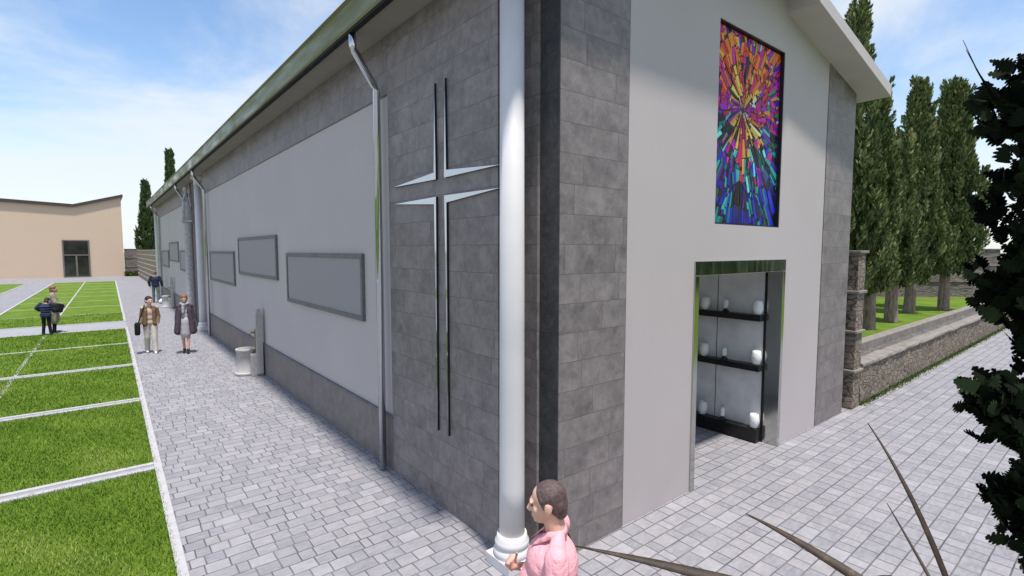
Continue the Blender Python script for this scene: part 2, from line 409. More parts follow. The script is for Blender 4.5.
def LX(x, y): return x + .012 * (y - 6)
rng = random.Random(4); nr = np.random.default_rng(4)
lawns = []          # (x0,x1,y0,y1) in lawn coordinates
rowsA = [-3.8, .5, 4.78, 9.06, 13.36, 17.62, 21.95, 26.25]
rowsB = [28.95 + 4.3 * k for k in range(10)]
def strip(x0, x1, y0, y1, z, mb, h=.0):
    mb.poly([(LX(x0, y0), y0, z), (LX(x1, y0), y0, z), (LX(x1, y1), y1, z), (LX(x0, y1), y1, z)])
def lawn_block(xs, ys, double):
    lm, km, gm = MB(), MB(), MB()
    strip(xs[0], xs[-1], ys[0], ys[-1], .006, lm)
    def kb(x0, x1, y0, y1, z=.03):
        a = [(LX(x0, y0), y0), (LX(x1, y0), y0), (LX(x1, y1), y1), (LX(x0, y1), y1)]
        km.prism(a, 'z', .001, z)
    w = .09
    for x in (xs[0], xs[-1]): kb(x - .0 if x == xs[-1] else x - w, x + w if x == xs[-1] else x, ys[0] - .09, ys[-1] + .09)
    for y in ys:
        if y < 20:
            kb(xs[0] + .002, xs[-1] - .002, y - .15, y - .06); kb(xs[0] + .002, xs[-1] - .002, y + .06, y + .15)
            strip(xs[0], xs[-1], y - .06, y + .06, .016, gm)
        elif y < 30: kb(xs[0] + .002, xs[-1] - .002, y - .06, y + .06, .018)
        else: kb(xs[0] + .002, xs[-1] - .002, y - .035, y + .035, .012)
    for x in xs[1:-1]:
        for a, b in zip(ys, ys[1:]): kb(x - .035, x + .035, a + .152, b - .152, .012)
    for i, (a, b) in enumerate(zip(ys, ys[1:])):
        e = [*xs]
        for p, q in zip(e, e[1:]): lawns.append((p + (.018 if p != xs[0] else 0), q - (.018 if q != xs[-1] else 0), a + .15, b - .15))
    tag(obj('lawn', lm, 'lawn'), kind='structure')
    tag(obj('kerb_strip', km, 'kerb'), kind='structure')
    tag(obj('drain_channel', gm, 'gutterfill'), kind='structure')
lawn_block([-4.25, -1.95, .46], rowsA, True)
lawn_block([-4.25, -1.95, .46], rowsB, True)
lawn_block([-16.0, -11.0, -6.3], [28.95 + 4.3 * k for k in range(10)], True)
g = MB(); strip(-4.34, .55, 26.41, 28.79, .004, g)
tag(obj('path', g, plain('smooth_path', (.31, .31, .335), .85, var=.06, scale=3)), kind='structure')

g = MB(); g.poly([(-8, -60, .004), (60, -60, .004), (60, -.7, .004), (-8, -.7, .004)]); tag(obj('lawn', g, 'lawn'), kind='structure')  # unseen lawn added behind the camera so the door frame reflects green
# grass blades
P, Tn, Hh, Ww = [], [], [], []
for (x0, x1, y0, y1) in lawns:
    if y0 > 30 or y1 < 4.4 or x0 < -5: continue
    d = 3300 if y0 < 9 else (2300 if y0 < 13 else (1300 if y0 < 17 else (650 if y0 < 25 else 200)))
    sc_ = 1 if y0 < 9 else (1.1 if y0 < 13 else (1.3 if y0 < 17 else (1.7 if y0 < 25 else 2.2)))
    if x1 < -1.5 and y0 < 13: continue
    n = int((x1 - x0) * (y1 - y0) * d)
    e_ = np.abs(nr.normal(0, .018, n)); x = np.clip(nr.uniform(x0 - .05, x1 + .05, n), x0 - e_, x1 + e_); y = np.clip(nr.uniform(y0 - .04, y1 + .04, n), y0 - e_, y1 + e_)
    P.append(np.c_[x + .012 * (y - 6), y, np.full(n, .004)]); Tn.append(nr.random(n)); Hh.append(nr.uniform(.025, .06, n) * sc_ ** .3); Ww.append(nr.uniform(.0035, .0065, n) * sc_)
P = np.concatenate(P); n = len(P); tone = np.concatenate(Tn); Hh = np.concatenate(Hh); Ww = np.concatenate(Ww)
# broad drifts of mowing and dryness carried by the blades themselves
dr = .5 + .28 * np.sin(P[:, 0] * 1.7 + 1.3 * np.sin(P[:, 1] * .9)) * np.sin(P[:, 1] * 1.35 + .8) + .15 * np.sin(P[:, 0] * 4.1 + P[:, 1] * 3.3)
worn = np.clip(np.sin(P[:, 0] * 2.3 + 2 * np.sin(P[:, 1] * .7 + 1)) * np.sin(P[:, 1] * .83 + 1.1 * np.sin(P[:, 0] * 1.9)) - .45, 0, 1)
tone = np.clip(.6 * tone + .5 * dr - .08 + .5 * worn, 0, 1)
ang = nr.uniform(0, 2 * np.pi, n); lean = nr.uniform(.1, .95, n) * Hh; la = nr.uniform(0, 2 * np.pi, n)
dx = np.c_[np.cos(ang), np.sin(ang), np.zeros(n)] * Ww[:, None]
tip = P + np.c_[np.cos(la) * lean, np.sin(la) * lean, Hh]
V = np.stack([P - dx, P + dx, tip], 1).reshape(-1, 3)
me = raw_mesh('grass', V, np.arange(3 * n).reshape(-1, 3), 'blade', tone)
o = bpy.data.objects.new('grass', me); col.objects.link(o)
tag(o, 'short bright green lawn grass inside the white kerbs', 'grass', kind='stuff')

# ------------------------------------------------------------------ the chapel
XW, YF = 3.2, 3.65
bd = empty('chapel', (7.3, YF, 0), 'long grey stone and pale render chapel with steel cross and stained glass', 'chapel')
def bp(name, mb, mat, parent=None):
    if parent is None: return wpart(name, mb, mat, bd)
    return obj(name, mb, mat, parent)      # parent part carries world-shifted location already
# core walls
m = MB(); m.box(3.262, 3.6, 4.2, 22.9, 0, 6.2); m.box(3.262, 3.6, 26.3, 42.9, 0, 6.2)
m.box(3.6, 3.9, 22.7, 26.5, 0, 6.2); m.box(3.6, 11.2, 42.6, 42.9, 0, 6.2); m.box(11.2, 11.36, 4.3, 42.9, 0, 6.2)
bp('core_wall', m, 'render')
def bays(y0, y1, pier0, pier1, tag_):
    # pier0/pier1 : stone ends (y ranges)
    for a, b in (pier0, pier1):
        q = MB(); q.box(XW, 3.26, a, b, 0, 6.13, .004); bp('stone_pier', q, 'stone')
    a, b = pier0[1], pier1[0]
    q = MB(); q.box(XW - .006, 3.26, a + .002, b - .002, 0, .775, .006); dd = bp('dado', q, 'dado')
    q = MB(); q.box(XW - .022, 3.26, a + .002, b - .002, .777, .815, .006); obj('ledge', q, 'pframe', dd)
    q = MB(); q.box(XW + .022, 3.26, a + .002, b - .002, .817, 5.345); bp('render_panel', q, 'render')
    q = MB(); q.box(XW, 3.26, a + .002, b - .002, 5.348, 6.13, .004); bp('frieze', q, 'stone')
bays(4.2, 22.9, (4.2, 6.72), (22.35, 22.9), 0)
bays(26.3, 42.9, (26.3, 26.55), (40.9, 42.9), 1)
q = MB(); q.box(3.26, 3.545, 4.17, 4.2, 0, 6.2); bp('return_wall', q, 'stone')
# notch beside the corner column
q = MB(); q.box(3.2, 3.50, 4.13, 4.169, 0, 6.2); q.box(3.501, 3.542, 3.932, 4.169, 0, 6.2); bp('corner_return', q, 'stone')
# facade
q = MB(); q.box(3.543, 4.578, YF, 3.93, 0, 6.98, .003); bp('stone_pier', q, 'stone')
q = MB(); q.box(3.533, 3.5415, YF + .003, 3.93, 0, 6.98); bp('marble_edge', q, 'marble')
q = MB(); q.box(4.579, 4.597, YF + .03, 3.9, 0, 6.98); bp('shadow_joint', q, 'gap')
def soff(x): return 6.80 - .2135 * (x - 8.33)
def cells(xs, zs, skip, y0, y1, top=None):
    q = MB(); nx, nz = len(xs) - 1, len(zs) - 1
    Z = lambda i, k: (top(xs[i]) if (top and k == nz) else zs[k])
    solid = lambda i, k: 0 <= i < nx and 0 <= k < nz and (i, k) not in skip
    vt = {}
    def v(i, k, b):
        if (i, k, b) not in vt: vt[(i, k, b)] = q.bm.verts.new((xs[i], y1 if b else y0, Z(i, k)))
        return vt[(i, k, b)]
    for i in range(nx):
        for k in range(nz):
            if not solid(i, k): continue
            q.bm.faces.new((v(i, k, 0), v(i + 1, k, 0), v(i + 1, k + 1, 0), v(i, k + 1, 0)))
            q.bm.faces.new((v(i, k, 1), v(i, k + 1, 1), v(i + 1, k + 1, 1), v(i + 1, k, 1)))
            for (di, dk, a, b) in ((-1, 0, (i, k), (i, k + 1)), (1, 0, (i + 1, k), (i + 1, k + 1)), (0, -1, (i, k), (i + 1, k)), (0, 1, (i, k + 1), (i + 1, k + 1))):
                if not solid(i + di, k + dk): q.bm.faces.new((v(*a, 0), v(*b, 0), v(*b, 1), v(*a, 1)))
    return q
DX0, DX1, DZ = 5.965, 8.585, 3.06
WX0, WX1, WZ0, WZ1 = 6.425, 8.32, 3.555, 6.215
xs = [4.598, DX0, WX0, WX1, DX1, 10.03]; zs = [0, DZ, WZ0, WZ1, 7.0]
skip = {(1, 0), (2, 0), (3, 0), (2, 2)}
bp('facade_render', cells(xs, zs, skip, YF + .012, 3.92, lambda x: 7.0 if x <= 8.33 else soff(x) + .03), 'render')
q = MB(); q.prism([(10.033, 0), (11.33, 0), (11.33, soff(11.33) + .02), (10.033, soff(10.033) + .02)], 'y', YF, 3.93, .003); bp('stone_pier', q, 'stone')
q = MB(); q.box(11.0, 11.56, 3.95, 4.4, 0, soff(11.5) - .05); bp('marble_edge', q, 'marble')
# front canopy, right verge slab, roof
q = MB(); q.box(3.0, 8.325, 3.115, 4.6, 7.0, 7.14, .01); bp('canopy', q, 'fascia')
q = MB(); q.prism([(8.33, soff(8.33)), (11.72, soff(11.72)), (11.72, soff(11.72) + .21), (8.33, soff(8.33) + .21)], 'y', 3.205, 4.6, .008); bp('verge_slab', q, 'fascia')
q = MB(); q.prism([(2.80, 6.28), (7.28, 7.2), (11.6, 6.28), (11.6, 6.45), (7.28, 7.37), (2.80, 6.45)], 'y', 4.605, 43.3); bp('roof', q, 'roofing')
# side eaves
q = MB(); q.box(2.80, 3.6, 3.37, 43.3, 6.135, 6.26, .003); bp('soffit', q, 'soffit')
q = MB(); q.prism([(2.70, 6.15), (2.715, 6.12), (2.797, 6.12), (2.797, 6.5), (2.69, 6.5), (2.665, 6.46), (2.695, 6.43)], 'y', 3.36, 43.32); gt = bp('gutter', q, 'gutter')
q = MB(); q.box(2.72, 2.792, 3.36, 43.3, 6.085, 6.117); obj('underside_strip', q, 'gap', gt)  # black strip along the underside of the gutter
def downpipe(y):
    r = .052
    q = MB(); q.tube([(2.775, y, 6.10), (2.775, y, 5.93), (2.80, y, 5.875), (3.07, y, 5.47), (3.10, y, 5.40), (3.10, y, .02)], r, 14)
    d = bp('downpipe', q, 'steel')
for y in (6.85, 21.85, 27.1, 40.6): downpipe(y)
# columns
def column(x, y, ztop, mat='white', r=.128, name='column'):
    q = MB(); q.box(x - .195, x + .195, y - .195, y + .195, 0, .11, .01)
    q.lathe([(.185, .11), (.192, .135), (.19, .165), (.172, .185), (.165, .2), (.172, .215), (.178, .235), (.172, .262), (.156, .28), (.152, .33)], x, y, 0, 40)
    b = bp(name, q, mat)
    q = MB(); q.lathe([(r + .003, .331), (r, .8), (r - .004, 2.4), (r - .012, ztop - .36)], x, y, 0, 40); obj('shaft', q, mat, b)
    q = MB(); q.lathe([(r - .01, ztop - .359), (r + .012, ztop - .34), (r - .008, ztop - .31), (r - .006, ztop - .2), (r + .03, ztop - .13), (r + .04, ztop - .11)], x, y, 0, 40)
    q.box(x - .2, x + .2, y - .2, y + .2, ztop - .11, ztop, .008); obj('capital', q, mat, b)
column(3.165, 3.93, 6.13)
column(3.15, 23.75, 6.13)
column(3.15, 43.0 - .45, 6.13)
# cross : four L-shaped steel blades, tapering to points
def blade(yc, zc, yt, zt, ztip_y, wv=.05, wh=.085):
    sy = 1 if yt > yc else -1; sz = 1 if zt > zc else -1
    pts = [(yc, zc), (yt, zc + sz * .012), (yc + sy * wv, zc + sz * wh), (ztip_y, zt)]
    q = MB(); q.prism(pts, 'x', XW - .03, XW + .002, .002)
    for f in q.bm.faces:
        f.normal_update(); f.material_index = 0 if abs(f.normal.x) > .6 else 1  # dark side faces paint in the shade along the blade edges
    bp('cross_blade', q, ['steel', 'bronze'])  # bronze slot is the dark colour painting in shade on the side faces
blade(5.385, 4.045, 6.53, 5.17, 5.40); blade(5.20, 4.045, 4.11, 5.17, 5.165)
blade(5.385, 3.84, 6.51, .97, 5.405); blade(5.20, 3.84, 4.11, .97, 5.155)
# memorial panels
def mpanel(y0, y1, z0, z1):
    w = .075; q = MB()
    q.box(XW - .03, XW + .024, y0, y1, z0, z0 + w, .004); q.box(XW - .03, XW + .024, y0, y1, z1 - w, z1, .004)
    q.box(XW - .03, XW + .024, y0, y0 + w, z0 + w + .001, z1 - w - .001, .004); q.box(XW - .03, XW + .024, y1 - w, y1, z0 + w + .001, z1 - w - .001, .004)
    f = bp('memorial_panel', q, 'pframe')
    q = MB(); q.box(XW - .012, XW + .023, y0 + w + .001, y1 - w - .001, z0 + w + .001, z1 - w - .001); obj('slab', q, 'panel', f)
mpanel(7.66, 11.8, 2.09, 3.15); mpanel(12.6, 16.72, 2.51, 3.56); mpanel(17.4, 21.7, 2.12, 3.17)
mpanel(27.2, 30.6, 2.2, 3.2); mpanel(31.3, 35.5, 2.6, 3.65); mpanel(36.1, 39.9, 2.2, 3.2)
# stained glass
def stained():
    q = MB(); fr = .035
    y0, y1 = YF + .02, YF + .085
    for (a, b, c, d) in ((WX0, WX0 + .012, WZ0, WZ1), (WX1 - .012, WX1, WZ0, WZ1), (WX0 + .013, WX1 - .013, WZ0, WZ0 + .012), (WX0 + .013, WX1 - .013, WZ1 - .012, WZ1)):
        q.box(a, b, y0, y1, c, d)
    w = bp('stained_glass_window', q, 'bronze')
    q = MB(); q.box(WX0 + .014, WX1 - .014, YF + .075, YF + .084, WZ0 + .014, WZ1 - .014); obj('lead_backing', q, 'lead', w)
    rr = random.Random(11)
    cx, cz = 7.2, 5.165; X0, X1, Z0, Z1 = WX0 + .02, WX1 - .02, WZ0 + .02, WZ1 - .02
    def clip(poly):
        for ax, lim, sg in ((0, X0, 1), (0, X1, -1), (1, Z0, 1), (1, Z1, -1)):
            out = []
            for i in range(len(poly)):
                a, b = poly[i - 1], poly[i]; da, db = (a[ax] - lim) * sg, (b[ax] - lim) * sg
                if (da >= 0) != (db >= 0):
                    t = da / (da - db); out.append((a[0] + (b[0] - a[0]) * t, a[1] + (b[1] - a[1]) * t))
                if db >= 0: out.append(b)
            poly = out
            if len(poly) < 3: return None
        return poly
    K = dict(yellow=(.85, .62, .10), gold=(.85, .42, .03), orange=(.95, .25, .012), red=(.75, .045, .012), crimson=(.6, .012, .08), magenta=(.62, .012, .30), purple=(.30, .012, .48), violet=(.14, .015, .42),
             blue=(.015, .03, .62), navy=(.012, .015, .18), indigo=(.05, .012, .28), teal=(.012, .19, .20), cyan=(.18, .70, .70), aqua=(.03, .40, .38), green=(.03, .33, .07), olive=(.055, .05, .01), dark=(.012, .012, .016), pale=(.85, .80, .45), white=(.8, .82, .9), pgreen=(.02, .09, .06))
    def pick(dx, dz, r):
        a = math.degrees(math.atan2(dz, dx)); edge = max(abs(dx) / .93, dz / 1.04 if dz > 0 else 0)
        if r < .10: ch = ['white', 'magenta', 'pale', 'white']
        elif abs(dz) < .09 and abs(dx) < .45 and r > .07: ch = ['magenta', 'purple', 'violet', 'crimson', 'orange', 'purple']
        elif abs(dx) < .075 and dz < 0 and r < 1.05: ch = ['magenta', 'crimson', 'purple', 'gold', 'crimson']
        elif abs(dx) < .075 and dz > 0 and r < .5: ch = ['crimson', 'magenta', 'gold', 'orange']
        elif dz > -.12:
            if r < .3 + .1 * abs(math.sin(R(a) * 3)): ch = ['yellow', 'olive', 'pale', 'dark', 'gold', 'olive'] if abs(a) > 30 and abs(a) < 150 else ['orange', 'gold', 'yellow', 'purple', 'white', 'crimson']
            elif r < .62: ch = ['orange', 'gold', 'red', 'yellow', 'orange', 'dark', 'orange', 'crimson', 'gold'] if 35 < a < 150 else ['magenta', 'red', 'orange', 'purple', 'magenta', 'crimson', 'gold']
            elif edge > (.86 if dx < .3 else .8) and rr.random() < .5: ch = ['purple', 'violet', 'navy', 'indigo', 'magenta', 'blue', 'dark', 'teal'] if dx < 0 else ['purple', 'magenta', 'green', 'cyan', 'violet', 'magenta']
            elif 40 < a < 140: ch = ['red', 'orange', 'magenta', 'red', 'orange', 'orange', 'gold', 'orange', 'red']
            else: ch = ['magenta', 'purple', 'crimson', 'orange', 'magenta', 'red', 'violet']
        else:
            if r < .52: ch = ['yellow', 'gold', 'olive', 'dark', 'gold', 'pale', 'olive'] if -155 < a < -25 else ['pale', 'magenta', 'gold', 'cyan', 'purple']
            elif r < .72: ch = ['aqua', 'cyan', 'gold', 'dark', 'purple', 'teal', 'magenta', 'olive']
            elif r < 1.1: ch = ['aqua', 'teal', 'cyan', 'dark', 'pgreen', 'blue', 'magenta', 'teal', 'dark', 'violet']
            else: ch = ['navy', 'blue', 'dark', 'pgreen', 'teal', 'indigo', 'navy', 'violet', 'blue', 'dark', 'aqua']
        return K[rr.choice(ch)]
    def warp(p):
        x_, z_ = p; m_ = min(1, max(0, min(x_ - X0, X1 - x_, z_ - Z0, Z1 - z_) / .06))
        return (m_ * .022 * (math.sin(9 * z_ + 4 * x_) + math.sin(17 * z_ - 11 * x_ + 1)), m_ * .022 * (math.sin(8 * x_ - 5 * z_ + 2) + math.sin(19 * x_ + 13 * z_)))
    V, Fc, Cc = [], [], []
    nsec = 48; bounds = [2 * math.pi * (k + rr.uniform(-.3, .3)) / nsec for k in range(nsec)]; bounds.append(bounds[0] + 2 * math.pi)
    for k in range(nsec):
        a0, a1 = bounds[k], bounds[k + 1]; r = rr.choice((.02, .05)) if k % 2 else .02
        while r < 1.95:
            L = (.06 + .24 * rr.random()) * (1 + .45 * r) * rr.choice((.5, 1, 1.3)) * (1 if r < .35 else (.5 if rr.random() < .6 else .75)); r2 = r + L
            n = 1 if r < .45 else (2 if r < .95 else 3)
            cuts = [a0 + (a1 - a0) * (j + (rr.uniform(-.25, .25) if 0 < j < n else 0)) / n for j in range(n + 1)]
            for j in range(n):
                b0, b1 = cuts[j], cuts[j + 1]; sh = rr.uniform(-.05, .05) * (n > 1)
                q0, q1 = r + (sh if j else 0), r2 + (sh if j else 0)
                poly = [(cx + q0 * math.cos(b0), cz + q0 * math.sin(b0)), (cx + q1 * math.cos(b0), cz + q1 * math.sin(b0)), (cx + q1 * math.cos(b1), cz + q1 * math.sin(b1)), (cx + q0 * math.cos(b1), cz + q0 * math.sin(b1))]
                poly = clip(poly)
                if not poly: continue
                mx_, mz_ = sum(p[0] for p in poly) / len(poly), sum(p[1] for p in poly) / len(poly)
                size = math.sqrt(abs(sum(poly[i - 1][0] * poly[i][1] - poly[i][0] * poly[i - 1][1] for i in range(len(poly)))) / 2)
                if size < .012: continue
                sfac = max(.55, 1 - .009 / size)
                poly = [(p[0] + warp(p)[0], p[1] + warp(p)[1]) for p in poly]; i0 = len(V)
                for p in poly: V.append((mx_ + (p[0] - mx_) * sfac, YF + .07 + rr.uniform(-.002, .002), mz_ + (p[1] - mz_) * sfac))
                Fc.append(list(range(i0, len(V)))); c = pick(mx_ - cx, mz_ - cz, math.hypot(mx_ - cx, mz_ - cz)); kf = rr.uniform(.6, 1.15) * (1.25 if mz_ > cz - .1 else 1)
                Cc.append(tuple(min(1, x * kf) for x in c) + (1,))
            r = r2
    me = bpy.data.meshes.new('coloured_panes'); me.from_pydata(V, [], Fc)
    at = me.attributes.new('tint', 'FLOAT_COLOR', 'FACE')
    for i, c in enumerate(Cc): at.data[i].color = c
    me.materials.append(MAT['glass'])
    link(bpy.data.objects.new('coloured_panes', me), w)
stained()
# doorway : steel frame, portico walls, shelves
q = MB(); q.box(DX0 + .002, DX0 + .10, YF - .006, YF + .24, 0, DZ - .19, .004); q.box(DX1 - .085, DX1 - .002, YF - .006, YF + .235, 0, DZ - .19, .004)
q.box(DX0 + .002, DX1 - .002, YF - .006, YF + .24, DZ - .189, DZ - .002, .004)
bp('door_frame', q, 'steel_frame')
q = MB(); q.box(8.515, 8.7, YF + .275, 6.6, 0, 3.2); q.box(5.5, 8.514, 6.4, 6.6, 0, 3.2); q.box(5.3, 5.6, 3.925, 6.6, 0, 3.2); q.box(5.5, 8.7, 3.925, 6.6, 3.2, 3.3)
MAT['porch'] = plain('pale_porch_marble', (.74, .73, .73), .4, var=.16, scale=2.4)
bp('porch_wall', q, 'porch')
q = MB(); q.box(8.508, 8.514, 4.742, 4.75, .25, 3.19); q.box(8.49, 8.56, YF + .237, YF + .272, 0, 3.05); bp('panel_joint', q, 'gap')
for i, (z0, z1) in enumerate(((2.04, 2.14), (1.205, 1.305), (.02, .235))):
    q = MB(); q.box(8.335, 8.506, YF + .262, 5.55, z0, z1, .004); bp('shelf', q, 'black')

# urns and lamps on the shelves
uq = MB(); uq.lathe([(.045, 0), (.062, .02), (.082, .09), (.085, .14), (.074, .195), (.062, .235), (.055, .235), (.06, .2), (.05, .16)], 0, 0, 0, 24)
um = obj('vase', uq, 'ceramic'); um_used = [False]
lq = MB(); lq.lathe([(.038, .062), (.042, .08), (.042, .18), (.03, .2), (.012, .21)], 0, 0, 0, 20)
lm0 = empty('grave_lamp', (0, 0, 0), 'x', 'lamp', 'small lamps on the porch shelves')
lg = obj('lamp_glass', lq, 'ceramic', lm0)
lq = MB(); lq.lathe([(.06, 0), (.06, .012), (.035, .03), (.03, .06)], 0, 0, 0, 20); obj('lamp_foot', lq, 'bronze', lm0)
first = [True, True]
for sn, z in (('top', 2.142), ('middle', 1.307), ('bottom', .237)):
    for y, wh in ((4.93, 'far'), (3.99, 'near')):
        v = um if first[0] else um.copy()
        if not first[0]: col.objects.link(v)
        first[0] = False
        v.location = (8.42, y, z); v.rotation_euler = (0, 0, rng.uniform(0, 6))
        tag(v, 'white ceramic vase at the %s end of the %s black shelf' % ('left' if wh == 'far' else 'doorpost', sn), 'vase', 'vases on the porch shelves')
    l = lm0 if first[1] else copy_tree(lm0)
    first[1] = False
    l.location = (8.42, 4.55, z)
    tag(l, 'small white lamp on a dark foot, middle of the %s black shelf' % sn, 'lamp', 'small lamps on the porch shelves')

# ------------------------------------------------------------------ wall fountains
def fountain(x, y, label, mat):
    f = empty('wall_fountain', (x, y, 0), label, 'fountain', 'fountains along the chapel wall')
    q = MB(); q.lathe([(.285, 0), (.285, .06), (.28, .07), (.235, .075), (.23, .08), (.23, .60), (.246, .61), (.25, .66), (.246, .675), (.21, .68), (.195, .66), (.19, .56)], -.31, .36, 0, 36)
    q.box(-.27, -.004, -.05, .30, .0, .56, .01)
    obj('basin', q, mat, f)
    q = MB(); q.lathe([(.191, .565), (.191, .60)], -.31, .36, 0, 36); obj('water', q, 'win', f)
    arch = [(-.003, .05), (-.003, 1.50), (-.02, 1.62), (-.055, 1.70), (-.10, 1.735), (-.15, 1.70), (-.18, 1.60), (-.195, 1.42), (-.20, .542), (-.20, .05)]
    q = MB(); q.prism([(a * .8, b) for a, b in arch], 'y', -.10, .10, .01); obj('post', q, mat, f)
    q = MB(); q.tube([(-.158, 0, 1.12), (-.26, 0, 1.12), (-.285, 0, 1.10), (-.29, 0, 1.04)], .018, 10); q.box(-.255, -.225, -.05, .05, 1.15, 1.165); q.tube([(-.24, 0, 1.12), (-.24, 0, 1.16)], .01, 8)
    q.box(-.175, -.1575, -.03, .03, .6, 1.2)
    obj('tap', q, 'brass', f)
fountain(3.165, 14.15, 'pale stone wall fountain with drum basin and round-topped post below the second panel', 'palestone')
fountain(3.165, 34.0, 'grey stone wall fountain at the far end beyond the statue', 'greystone')

# ------------------------------------------------------------------ remeshed figures
def remesh(name, mb, voxel, mat, parent, smooth=5, fac=.5, loc=None):
    me = bpy.data.meshes.new('tmp'); bmesh.ops.recalc_face_normals(mb.bm, faces=mb.bm.faces[:]); mb.bm.to_mesh(me); mb.bm.free()
    t = bpy.data.objects.new('tmp', me); col.objects.link(t)
    r = t.modifiers.new('r', 'REMESH'); r.mode = 'VOXEL'; r.voxel_size = voxel; r.use_smooth_shade = True
    if smooth:
        k = t.modifiers.new('s', 'SMOOTH'); k.factor = fac; k.iterations = smooth
    dg = bpy.context.evaluated_depsgraph_get(); dg.update()
    m2 = bpy.data.meshes.new_from_object(t.evaluated_get(dg)); m2.name = name
    bpy.data.objects.remove(t); bpy.data.meshes.remove(me)
    m2.materials.clear(); m2.materials.append(MAT[mat] if isinstance(mat, str) else mat)
    for p in m2.polygons: p.use_smooth = True
    o = bpy.data.objects.new(name, m2)
    if loc: o.location = loc
    return link(o, parent)
def V3(*a): return Vector(a)
def head(q, c, yaw=0, pitch=0, s=1.0, ears=True):
    """face looks along +Y before yaw; c = centre of the skull"""
    E = Euler((pitch, 0, yaw)).to_matrix(); c = Vector(c)
    P = lambda x, y, z: c + E @ Vector((x, y, z)) * s
    rot = (pitch, 0, yaw)
    q.ell(P(0, -.012, .028), (.076 * s, .096 * s, .088 * s), rot)
    q.ell(P(0, .018, -.02), (.064 * s, .075 * s, .085 * s), rot)
    q.ell(P(0, .045, -.078), (.040 * s, .040 * s, .034 * s), rot)       # jaw, chin
    q.ell(P(0, .075, -.092), (.018 * s, .017 * s, .015 * s), rot)
    q.ell(P(0, .083, .022), (.052 * s, .015 * s, .013 * s), rot)        # brow
    q.cap(P(0, .092, .008), P(0, .112, -.026), .009 * s, .0115 * s)     # nose
    q.ell(P(.013, .100, -.032), (.009 * s, .010 * s, .008 * s), rot); q.ell(P(-.013, .100, -.032), (.009 * s, .010 * s, .008 * s), rot)
    q.ell(P(0, .088, -.058), (.024 * s, .012 * s, .0075 * s), rot); q.ell(P(0, .086, -.07), (.020 * s, .011 * s, .008 * s), rot)   # lips
    for sx_ in (-1, 1):
        q.ell(P(sx_ * .04, .062, -.02), (.021 * s, .016 * s, .022 * s), rot)   # cheek
        if ears:
            q.ell(P(sx_ * .078, -.012, -.008), (.011 * s, .022 * s, .034 * s), (rot[0] + .15, rot[1], rot[2]))
            q.ell(P(sx_ * .078, -.002, -.036), (.008 * s, .010 * s, .012 * s), rot)
    return P, E
def eyes(P, s, parent):
    for sx_ in (-1, 1):
        q = MB(); q.ell(P(sx_ * .032, .083, .004), (.009 * s, .0065 * s, .0055 * s), (0, 0, 0), 2); obj('eye', q, 'eye', parent)
def hand(q, wrist, d, palm_n, s=1.0, curl=.5, side=1):
    """palm and five separate fingers; d = hand direction, palm_n = palm normal"""
    w = Vector(wrist); d = Vector(d).normalized(); nrm = Vector(palm_n); nrm = (nrm - d * nrm.dot(d)).normalized(); a = d.cross(nrm).normalized() * side
    for k in (-1, 0, 1): q.cap(w + a * k * .022 * s, w + d * .075 * s + a * k * .028 * s, .015 * s, .0135 * s, 8)
    for k, L in ((-1.5, .060), (-.5, .074), (.5, .078), (1.5, .070)):
        p = w + d * .082 * s + a * k * .019 * s; dd = d.copy(); r = .0088 * s
        for j, f in enumerate((.45, .32, .23)):
            dd = (dd * math.cos(curl) + nrm * math.sin(curl)).normalized(); p2 = p + dd * L * f * s
            q.cap(p, p2, r, r * .9, 8); p = p2; r *= .9
    p = w + d * .02 * s + a * .03 * s; dd = (d * .7 + a * .6 + nrm * .35).normalized()
    p2 = p + dd * .045 * s; q.cap(p, p2, .0125 * s, .0105 * s, 8)
    dd = (d * .85 + a * .1 + nrm * .5).normalized(); q.cap(p2, p2 + dd * .04 * s, .0105 * s, .008 * s, 8)
def person(label, x, y, face_deg, H, pose, build, group=None, voxel=.012):
    """face_deg: direction of local +Y measured from world +Y, counter-clockwise"""
    r = empty('person', (x, y, 0), label, 'person', group, R(face_deg))
    s = H / 1.75
    J = {k: Vector(v) * s for k, v in pose.items()}
    q = MB()
    hc = J['head']; hs_ = s * build.get('hs', 1.1); P, E = head(q, hc, *build.get('headrot', (0, 0)), s=hs_)
    q.cap(J['neck'], hc + (E @ Vector((0, -.02, -.05))) * s, build.get('nr', .058) * s, build.get('nr', .058) * .95 * s)
    ch, pl = J['chest'], J['pelvis']; lean = (ch - pl)
    q.ell(ch, (.155 * s, .095 * s, .17 * s)); q.ell(ch + lean.normalized() * .11 * s, (.15 * s, .07 * s, .075 * s)); q.ell((ch + pl) / 2, (.125 * s, .09 * s, .15 * s)); q.ell(pl, (.15 * s, .10 * s, .12 * s))
    for S in ('l', 'r'):
        sg = -1 if S == 'l' else 1
        q.cap(J['sh_' + S], J['el_' + S], .045 * s, .036 * s); q.cap(J['el_' + S], J['wr_' + S], .036 * s, .025 * s)
        d = J.get('hd_' + S); d = d if d is not None else (J['wr_' + S] - J['el_' + S])
        hand(q, J['wr_' + S], d, build.get('palm_' + S, (-sg, 0, 0)), s, build.get('curl', .35), sg)
        q.cap(J['hip_' + S], J['kn_' + S], .078 * s, .05 * s); q.cap(J['kn_' + S], J['an_' + S], .05 * s, .034 * s)
        fd = (E.inverted() @ Vector((0, 1, 0))) if False else Vector((build.get('toe_' + S, 0), 1, 0)).normalized()
        q.cap(J['an_' + S] + V3(0, 0, -.045 * s) - fd * .03 * s, J['an_' + S] + fd * .13 * s + V3(0, 0, -.062 * s), .034 * s, .026 * s)
    remesh('body', q, voxel, build.get('skin', 'skin'), r)
    eyes(P, hs_, r)
    return r, J, s, P, E
